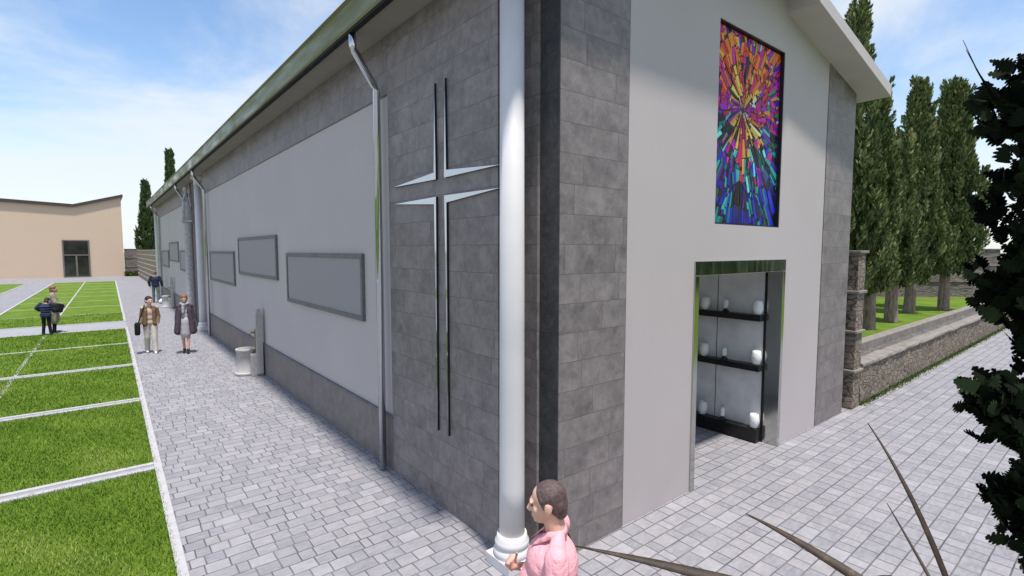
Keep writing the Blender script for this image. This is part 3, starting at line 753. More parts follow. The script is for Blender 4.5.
def limb_cloth(q, J, s, S, r0=.062, r1=.05, r2=.04):
    q.cap(J['sh_' + S], J['el_' + S], r0 * s, r1 * s); w = J['el_' + S] + (J['wr_' + S] - J['el_' + S]) * .93
    q.cap(J['el_' + S], w, r1 * s, r2 * s)
def torso_cloth(q, J, s, k=1.0, hem=-.05):
    ch, pl = J['chest'], J['pelvis']; up = (ch - pl).normalized()
    q.ell(ch, (.175 * s * k, .118 * s * k, .185 * s)); q.ell(ch + up * .115 * s, (.165 * s, .082 * s, .075 * s)); q.ell((ch + pl) / 2, (.158 * s * k, .118 * s * k, .17 * s))
    q.ell(pl + up * hem * s, (.172 * s * k, .125 * s * k, .13 * s))
    for S in 'lr': q.ell(J['sh_' + S], (.068 * s, .068 * s, .062 * s))
def trousers(J, s, mat, r, voxel=.012, w=(.094, .068, .058)):
    q = MB(); q.ell(J['pelvis'], (.168 * s, .12 * s, .125 * s))
    for S in 'lr':
        q.cap(J['hip_' + S], J['kn_' + S], w[0] * s, w[1] * s); q.cap(J['kn_' + S], J['an_' + S] + V3(0, 0, -.01), w[1] * s, w[2] * s)
    return remesh('trousers', q, voxel, mat, r)
def shoes(J, s, mat, r, toe={}):
    for S in 'lr':
        q = MB(); a = J['an_' + S]; fd = Vector((toe.get(S, 0), 1, 0)).normalized()
        z = a.z - .085 * s
        q.cap(a + V3(0, 0, -.05 * s) - fd * .035 * s, a + fd * .14 * s + V3(0, 0, -.058 * s), .042 * s, .034 * s); q.cap(a, a + V3(0, 0, -.04 * s), .042 * s, .044 * s)
        remesh('shoe', q, .01, mat, r)
def hair_cap(P, E, s, mat, r, full=1.0, low=-.03, back=0.0, voxel=.01):
    s = s * 1.1
    q = MB(); rot = E.to_euler()
    q.ell(P(0, -.022, .048), (.085 * s * full, .098 * s * full, .082 * s * full), rot); q.ell(P(0, -.055, low + .01), (.076 * s * full, .062 * s, .075 * s + back), rot)
    return remesh('hair', q, voxel, mat, r, 3)
BASE = dict(head=(0, .03, 1.645), neck=(0, -.005, 1.47), chest=(0, 0, 1.27), pelvis=(0, 0, .96),
            sh_l=(-.185, -.01, 1.42), sh_r=(.185, -.01, 1.42), el_l=(-.235, -.03, 1.13), el_r=(.235, -.03, 1.13), wr_l=(-.245, .06, .89), wr_r=(.245, .06, .89),
            hip_l=(-.09, 0, .93), hip_r=(.09, 0, .93), kn_l=(-.095, .015, .5), kn_r=(.095, .015, .5), an_l=(-.095, -.01, .088), an_r=(.095, -.01, .088))
def pose(**k): d = dict(BASE); d.update(k); return d

# man in pink shirt beside the corner column (closest figure)
MAT['pink'] = cloth('pink_shirt_cloth', (.84, .40, .44), .05, .6); MAT['navy_jeans'] = cloth('dark_jeans', (.03, .035, .055)); MAT['strap'] = cloth('black_webbing', (.012, .012, .014), .2, .1)
def pink_man():
    ps = pose(head=(0, .045, 1.66), neck=(0, -.012, 1.465), wr_r=(.10, .27, 1.17), el_r=(.29, .07, 1.05), hd_r=(-.10, .07, .16), sh_l=(-.205, -.02, 1.42), sh_r=(.205, -.02, 1.42), el_l=(-.285, -.03, 1.13), wr_l=(-.28, .09, .90))
    r, J, s, P, E = person('man in an open-necked pink shirt standing by the white corner column', 2.11, 2.20, 44, 1.745, ps,
                           dict(headrot=(R(-4), R(-8)), palm_r=(-.6, -.6, .2), curl=.75, skin='skin', hs=1.12, nr=.066), voxel=.0065)
    h_ = s * 1.12; rot = E.to_euler()
    hq = MB()
    hq.ell(P(0, -.020, .040), (.0810 * h_, .093 * h_, .083 * h_), rot); hq.ell(P(0, -.055, -.004), (.075 * h_, .058 * h_, .075 * h_), rot); hq.ell(P(0, -.066, -.050), (.058 * h_, .040 * h_, .042 * h_), rot)
    for sg in (-1, 1): hq.cap(P(sg * .067, .020, .045), P(sg * .0735, .010, -.005), .015 * h_, .0085 * h_)
    remesh('hair', hq, .006, 'hair_brown', r, 4)
    q = MB(); torso_cloth(q, J, s, 1.26, -.10); q.ell(V3(0, .07, 1.10) * s, (.19 * s, .165 * s, .22 * s)); q.ell(V3(0, .045, 1.28) * s, (.18 * s, .135 * s, .17 * s))
    q.cap(J['sh_l'], J['el_l'], .076 * s, .066 * s); q.cap(J['el_l'], J['el_l'] + (J['wr_l'] - J['el_l']) * .9, .064 * s, .054 * s)
    q.cap(J['sh_r'], J['el_r'], .076 * s, .064 * s); q.cap(J['el_r'], J['el_r'] + (J['wr_r'] - J['el_r']) * .4, .062 * s, .058 * s)
    for sg, k in ((-1, 'sh_l'), (1, 'sh_r')): q.cap(J[k] + V3(-sg * .02, 0, .005), J['neck'] + V3(sg * .055, -.012, .012), .062 * s, .042 * s)
    remesh('shirt', q, .0085, 'pink', r, 4)
    # shirt collar: stand close to the neck, folded leaf lying on the shoulders, two points at the open throat
    n = J['neck'] + V3(0, .018, .040); N = 32; ring = []; q = MB()
    for k in range(N + 1):
        a = R(90 + 22) + R(316) * k / N; c_, s_ = math.cos(a), math.sin(a); front = max(0, s_) ** 2
        inn = n + V3(c_ * .066, s_ * .070, -.035 - .045 * front)
        top = n + V3(c_ * .069, s_ * .070 - .002, .010 - .045 * front)
        rim = n + V3(c_ * .073, s_ * .075 - .002, .008 - .047 * front)
        out = n + V3(c_ * (.092 + .022 * front), s_ * (.086 + .085 * front) - .004, -.026 - .085 * front)
        ring.append([q.bm.verts.new(v) for v in (inn, top, rim, out)])
    for A, B in zip(ring, ring[1:]):
        for j in range(3): q.bm.faces.new((A[j], B[j], B[j + 1], A[j + 1])).smooth = True
    c = obj('collar', q, 'pink', r); md = c.modifiers.new('t', 'SOLIDIFY'); md.thickness = .004
    for z, yy in ((1.30, .178), (1.22, .208), (1.14, .230)):
        q = MB(); q.ell(V3(0, yy, z) * s, (.006, .004, .006), (0, 0, 0), 2); obj('button', q, 'ceramic', r)
    trousers(J, s, 'navy_jeans', r); shoes(J, s, 'black', r)
    b = MB(); b.box(.24, .33, -.14, .14, .74, .98, .03); bag = tag(remesh('shoulder_bag', b, .012, 'strap', None, 4), 'black shoulder bag at the hip of the man in pink, strap over his shoulder', 'bag')
    bag.location = r.location; bag.rotation_euler = r.rotation_euler; bag.scale = (s,) * 3
    q = MB(); vs = []
    for p in (V3(.27, -.10, .96), V3(.225, -.125, 1.12), V3(.165, -.122, 1.28), V3(.135, -.09, 1.395), V3(.125, -.035, 1.468), V3(.125, .03, 1.468), V3(.13, .105, 1.40), V3(.14, .155, 1.28), V3(.19, .165, 1.14), V3(.26, .11, .97)):
        vs.append([q.bm.verts.new(p + V3(-.02, 0, 0)), q.bm.verts.new(p + V3(.02, 0, 0))])
    for A, B in zip(vs, vs[1:]): q.bm.faces.new((A[0], A[1], B[1], B[0])).smooth = True
    st = obj('strap', q, 'strap', bag); md = st.modifiers.new('t', 'SOLIDIFY'); md.thickness = .008; sb = st.modifiers.new('s', 'SUBSURF'); sb.levels = 2; sb.render_levels = 2
pink_man()

# walking man, brown jacket
MAT['tanjk'] = cloth('brown_jacket', (.17, .115, .065)); MAT['cream'] = cloth('cream_trousers', (.50, .47, .42), .08); MAT['peach'] = cloth('beige_shirt', (.50, .36, .29), .08)
def walker():
    ps = pose(head=(.005, .045, 1.64), kn_r=(.09, -.01, .49), an_r=(.10, -.16, .10), kn_l=(-.09, .09, .51), an_l=(-.11, .14, .088), el_r=(.225, -.06, 1.13), wr_r=(.225, .07, .93), el_l=(-.225, .0, 1.14), wr_l=(-.20, .12, .95), sh_l=(-.17, -.01, 1.41), sh_r=(.17, -.01, 1.41))
    r, J, s, P, E = person('man in a brown jacket and cream trousers walking with a black shoulder bag', 1.15, 19.4, 176, 1.76, ps, dict(headrot=(R(28), R(-4))))
    hair_cap(P, E, s, 'hair_dark', r, 1.02)
    trousers(J, s, 'cream', r, w=(.102, .082, .07)); shoes(J, s, 'ceramic', r)
    q = MB(); torso_cloth(q, J, s, .97, 0); remesh('shirt', q, .012, 'peach', r)
    q = MB()
    for sg in (-1, 1):
        q.cap(V3(sg * .10, .02, 1.40) * s, V3(sg * .115, .02, .88) * s, .078 * s, .080 * s); q.cap(V3(sg * .10, .075, 1.33) * s, V3(sg * .115, .08, .92) * s, .055 * s, .06 * s)
    q.cap(V3(0, -.05, 1.38) * s, V3(0, -.05, .90) * s, .10 * s, .10 * s)
    for S in 'lr': limb_cloth(q, J, s, S, .06, .052, .045); q.ell(J['sh_' + S], (.062, .068, .058))
    remesh('jacket', q, .011, 'tanjk', r)
    q = MB(); q.box(.255, .40, -.14, .20, .60, .98, .05); b = remesh('shoulder_bag', q, .012, 'strap', None, 3)
    tag(b, 'black shoulder bag hanging at the hip of the walking man', 'bag'); b.location = r.location; b.rotation_euler = r.rotation_euler
    q = MB(); q.tube([(.30, .14, .95), (.255, .17, 1.12), (.19, .155, 1.30), (.135, .09, 1.46), (.125, 0, 1.515), (.15, -.10, 1.44), (.24, -.13, 1.2), (.30, -.09, .95)], .014, 8)
    obj('strap', q, 'strap', b)
walker()

MAT['plum'] = cloth('plum_coat', (.075, .055, .075)); MAT['greydress'] = cloth('pale_grey_dress', (.42, .385, .42), .1); MAT['scarf'] = cloth('grey_scarf', (.36, .34, .39), .25, .8)
def lady():
    ps = pose(head=(.0, .05, 1.625), kn_l=(-.07, .03, .5), an_l=(-.055, .09, .12), kn_r=(.07, .0, .5), an_r=(.055, -.06, .12), hip_l=(-.08, 0, .93), hip_r=(.08, 0, .93), sh_l=(-.15, -.01, 1.40), sh_r=(.15, -.01, 1.40), el_l=(-.21, -.03, 1.12), el_r=(.21, -.03, 1.12), wr_l=(-.215, .03, .90), wr_r=(.215, .03, .90))
    r, J, s, P, E = person('woman in a dark plum coat, grey scarf and pale dress walking past the wall', 2.0, 18.7, 168, 1.84, ps, dict(headrot=(R(8), R(-22)), skin='skin2'))
    hair_cap(P, E, s, 'hair_ginger', r, 1.0, -.02)
    q = MB(); torso_cloth(q, J, s, .82, 0); q.cap(V3(0, 0, .95) * s, V3(0, .01, .60) * s, .155 * s, .15 * s); remesh('dress', q, .012, 'greydress', r)
    q = MB()
    for sg in (-1, 1):
        q.cap(V3(sg * .11, -.01, 1.38) * s, V3(sg * .19, -.01, .66) * s, .085 * s, .11 * s); q.cap(V3(sg * .11, .07, 1.30) * s, V3(sg * .19, .13, .66) * s, .055 * s, .065 * s)
    q.cap(V3(0, -.05, 1.38) * s, V3(0, -.09, .66) * s, .10 * s, .13 * s)
    for S in 'lr': limb_cloth(q, J, s, S, .062, .055, .05); q.ell(J['sh_' + S] + V3(0, 0, .005), (.072, .08, .068)); q.cap(J['sh_' + S], J['neck'] + V3(0, 0, -.02), .075, .06)
    remesh('coat', q, .012, 'plum', r)
    q = MB()
    for k in range(14):
        a = 2 * math.pi * k / 14; q.ell(V3(math.cos(a) * .085, math.sin(a) * .08 + .015, 1.47 + .012 * math.sin(3 * a)) * s, (.05, .045, .052), (0, 0, a), 2)
    q.cap(V3(.02, .12, 1.44) * s, V3(.03, .14, 1.22) * s, .045, .04); remesh('scarf', q, .012, 'scarf', r, 3)
    shoes(J, s, 'black', r)
lady()

MAT['navy'] = cloth('navy_jacket', (.022, .028, .06)); MAT['greygreen'] = cloth('grey_green_trousers', (.13, .15, .135)); MAT['bagwhite'] = cloth('white_bag', (.62, .63, .62), .15, .8)
def back_man():
    ps = pose(el_l=(-.29, -.05, 1.15), wr_l=(-.27, .06, .94), el_r=(.29, -.05, 1.15), wr_r=(.30, .02, .93), kn_l=(-.11, .03, .5), kn_r=(.11, -.03, .5), an_l=(-.12, .06, .088), an_r=(.12, -.1, .088))
    r, J, s, P, E = person('man seen from behind in a navy jacket and grey trousers, near the far fountain', 2.62, 38.1, -12, 1.93, ps, dict(headrot=(0, 0)))
    hair_cap(P, E, s, 'hair_ginger', r, .97, .0)
    trousers(J, s, 'greygreen', r); shoes(J, s, 'black', r)
    q = MB(); torso_cloth(q, J, s, 1.14, .02)
    for S in 'lr': limb_cloth(q, J, s, S, .08, .07, .06)
    remesh('jacket', q, .014, 'navy', r)
    q = MB(); q.ell((0, 0, .16), (.26, .17, .16)); q.ell((.16, .05, .2), (.13, .14, .16)); q.ell((-.18, -.04, .12), (.14, .13, .12)); q.cap((0, 0, .3), (.02, 0, .4), .05, .02)
    b = remesh('shopping_bag', q, .02, 'bagwhite', None, 3); b.location = (2.95, 37.3, 0); b.rotation_euler = (0, 0, .4)
    tag(b, 'white bag on the paving by the feet of the man in navy', 'bag')
back_man()

MAT['olive'] = cloth('beige_long_coat', (.30, .27, .205), .15, .7); MAT['blackc'] = cloth('black_cloth', (.016, .016, .02))
def coat_woman():
    ps = pose(head=(0, .04, 1.63), el_l=(-.24, .0, 1.12), wr_l=(-.22, .12, .92), el_r=(.24, .06, 1.14), wr_r=(.16, .25, 1.02))
    r, J, s, P, E = person('woman in a long beige coat standing on the lawn path, facing the chapel', -1.47, 26.6, -88, 1.82, ps, dict(headrot=(R(-8), R(4)), skin='skin2'))
    hair_cap(P, E, s, 'hair_ginger', r, 1.06, -.05, .02)
    trousers(J, s, 'blackc', r); shoes(J, s, 'black', r)
    q = MB(); torso_cloth(q, J, s, 1.1, 0)
    q.cap(V3(0, -.01, 1.25) * s, V3(0, -.01, .52) * s, .15 * s, .185 * s)
    for sg in (-1, 1): q.cap(V3(sg * .08, .0, 1.2) * s, V3(sg * .10, .03, .46) * s, .12 * s, .125 * s); q.cap(J['sh_r' if sg > 0 else 'sh_l'], J['neck'], .075, .07)
    for S in 'lr': limb_cloth(q, J, s, S, .085, .085, .075)
    remesh('coat', q, .013, 'olive', r)
    q = MB(); q.box(-.12, .12, -.06, .06, -.17, .17, .05); b = remesh('handbag', q, .013, 'blackc', None, 3)
    b.location = (-1.27, 26.33, .98); b.rotation_euler = (0, R(16), R(30)); tag(b, 'black handbag held in front of the woman in the beige coat', 'handbag')
coat_woman()
MAT['bluepuff'] = cloth('dark_blue_jacket', (.03, .04, .075), .5, .9)
def child():
    ps = pose(head=(0, .17, 1.50), neck=(0, .06, 1.40), chest=(0, .04, 1.22), sh_l=(-.19, .03, 1.36), sh_r=(.19, .03, 1.36), el_l=(-.33, .03, 1.20), wr_l=(-.30, .19, 1.08), el_r=(.26, .08, 1.10), wr_r=(.18, .26, 1.0), an_l=(-.13, 0, .088), an_r=(.13, .03, .088))
    r, J, s, P, E = person('stooping child in a dark blue quilted jacket beside the woman in beige', -1.66, 26.0, -20, 1.50, ps, dict(headrot=(0, R(-35))))
    hair_cap(P, E, s, 'hair_dark', r, 1.05, -.05, .02)
    trousers(J, s, 'blackc', r); shoes(J, s, 'black', r)
    q = MB(); torso_cloth(q, J, s, 1.2, -.08)
    for S in 'lr': limb_cloth(q, J, s, S, .09, .08, .065)
    for k in range(5): q.ell(V3(0, .0, .86 + .1 * k) * s, (.215 * s, .16 * s, .055 * s))
    remesh('jacket', q, .012, 'bluepuff', r)
child()

# ------------------------------------------------------------------ statue on its slender column
def statue():
    x, y = 3.02, 25.9
    r = empty('statue', (x, y, 0), 'grey carved winged statue on a slim column between two wall bays', 'statue', rz=R(75))
    q = MB(); q.box(-.2, .2, -.2, .2, 0, .12, .01); q.lathe([(.18, .12), (.185, .16), (.16, .2), (.145, .24), (.135, 4.2), (.15, 4.24), (.14, 4.28), (.18, 4.4)], 0, 0, 0, 28); q.box(-.2, .2, -.2, .2, 4.4, 4.5, .01)
    obj('pedestal_column', q, 'greystone', r)
    q = MB(); P, E = head(q, (0, .03, 5.80), R(20), R(-15), .95)
    q.ell(P(0, -.02, .04), (.085, .095, .085)); q.cap((0, 0, 5.64), (0, .02, 5.72), .055, .05)
    q.ell((0, 0, 5.45), (.17, .12, .2)); q.cap((0, 0, 5.4), (.02, .0, 4.9), .15, .17); q.cap((.02, 0, 4.9), (.02, .02, 4.56), .18, .21)
    for sg in (-1, 1):
        q.cap((sg * .17, 0, 5.56), (sg * .2, .1, 5.33), .055, .045); q.cap((sg * .2, .1, 5.33), (sg * .03, .19, 5.42), .045, .03)
        q.cap((sg * .10, .08, 5.25), (sg * .14, .12, 4.56), .05, .07)
    hand(q, (.03, .19, 5.42), (-.2, .1, 1), (0, -1, 0), 1, .2, 1)
    remesh('figure', q, .014, 'greystone', r, 3)
    for sg in (-1, 1):
        q = MB()
        for k in range(6): q.cap((sg * (.08 + .02 * k), -.12, 5.62 - .03 * k), (sg * (.17 + .035 * k), -.2, 5.15 - .05 * k + .03 * k * k * .2), .035, .02)
        remesh('wing', q, .014, 'greystone', r, 2)
statue()

# ------------------------------------------------------------------ right garden: retaining wall, banded walls, cypresses
GZ = .95
g = MB(); g.poly([(11.6, 4.4, GZ), (60, 4.4, GZ), (60, 40, GZ), (11.6, 40, GZ)]); tag(obj('garden_lawn', g, 'lawn'), kind='structure')
rw = empty('retaining_wall', (11.6, 3.6, 0), 'low rubble stone retaining wall with gravel bed bordering the raised lawn', 'wall')
def wobbly(mb, x0, x1, y0, y1, z0, z1, step, amp, seed, round_=False):
    rr = random.Random(seed); n = max(2, int((x1 - x0) / step)); ring = []
    for i in range(n + 1):
        x = x0 + (x1 - x0) * i / n; a = [rr.uniform(-amp, amp) for _ in range(6)]
        if round_: pts = [(y0 + a[0], z0 + .3 * (z1 - z0)), (y0 + a[1] + .01, z0 + .75 * (z1 - z0)), (y0 + .3 * (y1 - y0), z1 + a[2]), (y1 - .2 * (y1 - y0), z1 + a[3]), (y1, z0 + .5 * (z1 - z0)), (y1, z0), (y0 + .02, z0)]
        else: pts = [(y0 + a[0], z0), (y0 + a[1], (z0 + z1) / 2), (y0 + a[2], z1), (y1, z1), (y1, z0)]
        ring.append([mb.bm.verts.new((x, *p)) for p in pts])
    m_ = len(ring[0])
    for A, B in zip(ring, ring[1:]):
        for k in range(m_): mb.bm.faces.new((A[k], B[k], B[(k + 1) % m_], A[(k + 1) % m_]))
    mb.bm.faces.new(ring[0]); mb.bm.faces.new(ring[-1][::-1])
q = MB(); wobbly(q, 12.3, 38, 3.63, 3.92, 0, .76, .22, .018, 1); wpart('stone_face', q, 'rubble', rw)
q = MB(); wobbly(q, 12.3, 38, 3.585, 3.93, .762, .86, .3, .014, 2, True); wpart('rolled_coping', q, 'coping', rw)
q = MB(); wobbly(q, 12.3, 38, 3.931, 4.15, .5, .80, .3, .01, 3); wpart('gravel_bed', q, 'gravel', rw)
q = MB(); wobbly(q, 12.3, 38, 4.151, 4.42, .5, 1.0, .5, .006, 4); wpart('flat_coping', q, 'coping', rw)
def banded_wall(root, L, T, H, n, stone, cap_, seed):
    """local: runs along +Y from 0 to L, thickness T in X, H high in n tiers"""
    q = MB(); rr = random.Random(seed); th = H / n; c = MB()
    for k in range(n):
        z0, z1 = k * th, (k + 1) * th - .06; i = 0.0
        ring = []
        while True:
            y = min(i, L); a = [rr.uniform(-.02, .02) for _ in range(6)]
            ring.append([q.bm.verts.new(p) for p in ((a[0], y, z0), (a[1], y, (z0 + z1) / 2), (a[2], y, z1), (T + a[3], y, z1), (T + a[4], y, (z0 + z1) / 2), (T + a[5], y, z0))])
            if i >= L: break
            i += .3
        for A, B in zip(ring, ring[1:]):
            for j in range(6): q.bm.faces.new((A[j], B[j], B[(j + 1) % 6], A[(j + 1) % 6]))
        q.bm.faces.new(ring[0]); q.bm.faces.new(ring[-1][::-1])
        c.box(-.045, T + .045, -.045, L + .03, z1 + .001, z1 + .0595, .012)
    obj('stone_tier', q, stone, root); obj('band_course', c, cap_, root)
w1 = empty('boundary_wall', (11.66, 3.58, 0), 'stone wall end in four banded tiers, tight against the chapel corner', 'wall'); banded_wall(w1, 14, .40, 3.2, 4, 'rubble', 'coping', 1)
w2 = empty('boundary_wall', (33.6, 4.46, .2), 'brown layered stone wall with four bands behind the cypress row', 'wall', rz=math.atan2(.627, -.779) - R(90)); banded_wall(w2, 26, .3, 3.08, 4, 'strata', 'strata', 2)
w3 = empty('boundary_wall', (3.75, 43.6, 0), 'long tan block wall with pale stripes beyond the far chapel end', 'wall'); banded_wall(w3, 36, .3, 3.25, 7, 'block', 'block_cap', 3)
w4 = empty('boundary_wall', (4.1, 80.4, 0), 'short dark stone wall between the tan building and the striped wall', 'wall', rz=R(90)); banded_wall(w4, 1.6, .3, 3.4, 3, 'strata', 'strata', 4)
n = 7000; x = nr.uniform(12.1, 37, n); y = 3.62 - np.abs(nr.normal(0, .055, n)); h = nr.uniform(.02, .07, n); a = nr.uniform(0, 6.28, n)
B = np.c_[x, y, np.zeros(n)]; D = np.c_[np.cos(a), np.sin(a), np.zeros(n)] * .012; T_ = B + np.c_[nr.uniform(-.04, .04, n), nr.uniform(-.05, .02, n), h]
me = raw_mesh('moss', np.stack([B - D, B + D, T_], 1).reshape(-1, 3), np.arange(3 * n).reshape(-1, 3), 'moss', nr.random(n))
o = bpy.data.objects.new('moss', me); col.objects.link(o); tag(o, 'strip of green moss and weeds along the foot of the retaining wall', 'moss', kind='stuff')

def cypress_mesh(seed, H, rad, z0, n, leaf, mat, slim=1.0):
    """upright plumes of small leaf sprays standing round the stem, with gaps between them"""
    r_ = np.random.default_rng(seed)
    npl = int(95 * (H - z0) * (rad / .9) ** .8)
    t = r_.random(npl) ** 1.05
    prof = np.where(t < .22, .55 + .45 * np.sin(t / .22 * np.pi / 2), 1 - .86 * ((t - .22) / .78) ** 1.15)
    a = r_.uniform(0, 2 * np.pi, npl)
    lump = 1 + .14 * np.sin(a * 2 + t * 9 + seed) + .10 * np.sin(a * 3 - t * 17 + seed * 2)
    fr = np.where(r_.random(npl) < .72, r_.uniform(.72, 1.08, npl), r_.uniform(.1, .7, npl))
    rr_ = rad * prof * lump * fr
    pz = z0 + (H - z0) * t * .93
    pl = r_.uniform(.35, .85, npl) * (.7 + .3 * rad); pr = r_.uniform(.07, .15, npl) * (.7 + .4 * rad)
    ptone = r_.normal(.42, .17, npl)
    lean = r_.uniform(.05, .38, npl)
    k = max(12, n // npl)
    idx = np.repeat(np.arange(npl), k); m = len(idx)
    u = r_.random(m); w = np.sin(np.pi * np.clip(u * .86 + .12, 0, 1)) * pr[idx] * np.sqrt(r_.random(m))
    b = r_.uniform(0, 2 * np.pi, m); ca, sa = np.cos(a[idx]), np.sin(a[idx])
    out = np.c_[ca, sa, np.zeros(m)]
    rc = rr_[idx] + lean[idx] * pl[idx] * u
    C_ = np.c_[ca * rc + np.cos(b) * w, sa * rc + np.sin(b) * w, pz[idx] + pl[idx] * u]
    up = out * lean[idx][:, None] + np.c_[np.cos(b), np.sin(b), np.zeros(m)] * .45 + np.c_[r_.normal(0, .22, m), r_.normal(0, .22, m), np.ones(m)]
    up /= np.linalg.norm(up, axis=1)[:, None]
    sd = np.cross(up, r_.normal(0, 1, (m, 3))); sd /= np.linalg.norm(sd, axis=1)[:, None]
    L = leaf * r_.uniform(.55, 1.4, m)[:, None]; Wd = L * r_.uniform(.25, .45, m)[:, None]
    v = np.stack([C_ - up * L * .5, C_ + sd * Wd * .5 + up * L * .1, C_ + up * L * .6, C_ - sd * Wd * .5 + up * L * .1], 1).reshape(-1, 3)
    tone = np.clip(ptone[idx] + r_.normal(.05, .22, m), 0, 1)
    return raw_mesh('crown', v, np.arange(4 * m).reshape(-1, 4), mat, tone)
def trunk_mesh(h, r, seed):
    rr = random.Random(seed); q = MB(); q.tube([(0, 0, -.1), (0, 0, .05), (rr.uniform(-.02, .02), .01, h * .4), (0, rr.uniform(-.03, .03), h)], [r * 1.35, r * 1.12, r, r * .85], 14)
    for k in range(5):
        a = rr.uniform(0, 6.28); z = rr.uniform(h * .6, h); q.tube([(0, 0, z), (math.cos(a) * .25, math.sin(a) * .25, z + .35), (math.cos(a) * .4, math.sin(a) * .4, z + .9)], [.04, .03, .015], 6)
    return q
def cypress(x, y, z, H, rad, z0, seed, n, leaf, mat, label, group):
    t = empty('cypress_tree', (x, y, z), label, 'tree', group, rz=seed * 1.1)
    obj('trunk', trunk_mesh(z0 + .6, .17 if H < 12 else .3, seed), 'bark', t)
    link(bpy.data.objects.new('crown', cypress_mesh(seed, H, rad, z0, int(n * 3), leaf * .52, mat)), t)
G = 'cypresses on the raised lawn'
cypress(15.3, 5.0, GZ, 8.6, .62, .9, 8, 18000, .24, 'cypress', 'tall narrow cypress standing close behind the banded wall end, tip above the roof verge', G)
cypress(17.1, 4.95, GZ, 6.7, .60, .95, 1, 18000, .24, 'cypress', 'second cypress of the row, just right of the banded wall end', G)
cypress(19.4, 5.0, GZ, 5.7, .66, .95, 2, 16000, .24, 'cypress', 'shortest cypress of the row, third from the chapel', G)
cypress(22.6, 5.3, GZ, 8.2, .76, 1.0, 3, 19000, .26, 'cypress', 'tall cypress left of the broadest one, fourth from the chapel', G)
cypress(24.7, 4.75, GZ, 8.4, .98, 1.3, 4, 23000, .27, 'cypress', 'broadest cypress, at the right end of the row before the layered wall', G)
cypress(5.7, 92, 0, 13.6, 1.25, 1.0, 6, 9000, .62, 'farcyp', 'far cypress rising over the striped wall beside the tan building', 'far cypresses')
cypress(7.0, 73, 0, 15.4, 1.05, 1.0, 7, 9000, .6, 'farcyp', 'tall far cypress rising above the chapel eave', 'far cypresses')

n = 9000; x = nr.uniform(-8, 60, n); z = nr.uniform(0, 5.5, n); y = -17 + nr.normal(0, .5, n)  # unseen hedge, added to give the door frame a dark green reflection
C_ = np.c_[x, y, z]; D = nr.normal(0, .22, (n, 3)); E_ = nr.normal(0, .22, (n, 3))
me = raw_mesh('hedge', np.stack([C_ - D, C_ + E_, C_ + D, C_ - E_], 1).reshape(-1, 3), np.arange(4 * n).reshape(-1, 4), 'farcyp', nr.random(n))  # mesh of the unseen hedge added behind the camera
o = bpy.data.objects.new('hedge', me); col.objects.link(o); tag(o, 'unseen hedge added behind the camera for green reflections in the door frame', 'hedge')
# ------------------------------------------------------------------ far tan building
tb = empty('tan_building', (-6, 80, 0), 'far tan clad hall with a dark folded roof edge and glazed double door', 'building')
ridge = [(-34, 10.4), (-16, 9.3), (-8.2, 8.6), (-2.1, 8.3), (2.42, 9.75)]
q = MB(); q.prism([(-34, 0)] + [(x, z) for x, z in ridge] [:] + [(2.42, 0)], 'y', 80, 96); wpart('wall', q, 'tan', tb)
q = MB(); q.prism([(x + (.2 if i == 4 else 0), z + .003) for i, (x, z) in enumerate(ridge)] + [(x + (.2 if x > 2 else 0), z + .34) for x, z in ridge[::-1]], 'y', 79.7, 96.3); wpart('roof', q, 'darkroof', tb)
q = MB()
for (a, b, c, d) in ((-3.32, -3.18, 0, 4.43), (-.96, -.82, 0, 4.43), (-3.17, -.97, 4.31, 4.43), (-3.17, -.97, 2.58, 2.72), (-2.16, -2.0, .0, 2.57), (-3.17, -2.17, 0, .12), (-1.99, -.97, 0, .12)): q.box(a, b, 79.9, 80.1, c, d)
dr_ = wpart('door', q, 'winframe', tb)
q = MB(); q.box(-3.17, -.97, 79.95, 79.99, .13, 4.3); obj('pane', q, 'win', dr_)
n = 900; x = nr.uniform(2.5, 4.0, n); y = nr.uniform(79.2, 80.0, n); z = nr.uniform(0, .5, n)
C_ = np.c_[x, y, z]; D = nr.normal(0, .09, (n, 3)); E_ = nr.normal(0, .09, (n, 3))
me = raw_mesh('hedge', np.stack([C_ - D, C_ + E_, C_ + D, C_ - E_], 1).reshape(-1, 3), np.arange(4 * n).reshape(-1, 4), 'moss', nr.random(n))
o = bpy.data.objects.new('hedge', me); col.objects.link(o); tag(o, 'low green hedge at the foot of the far dark wall', 'hedge')

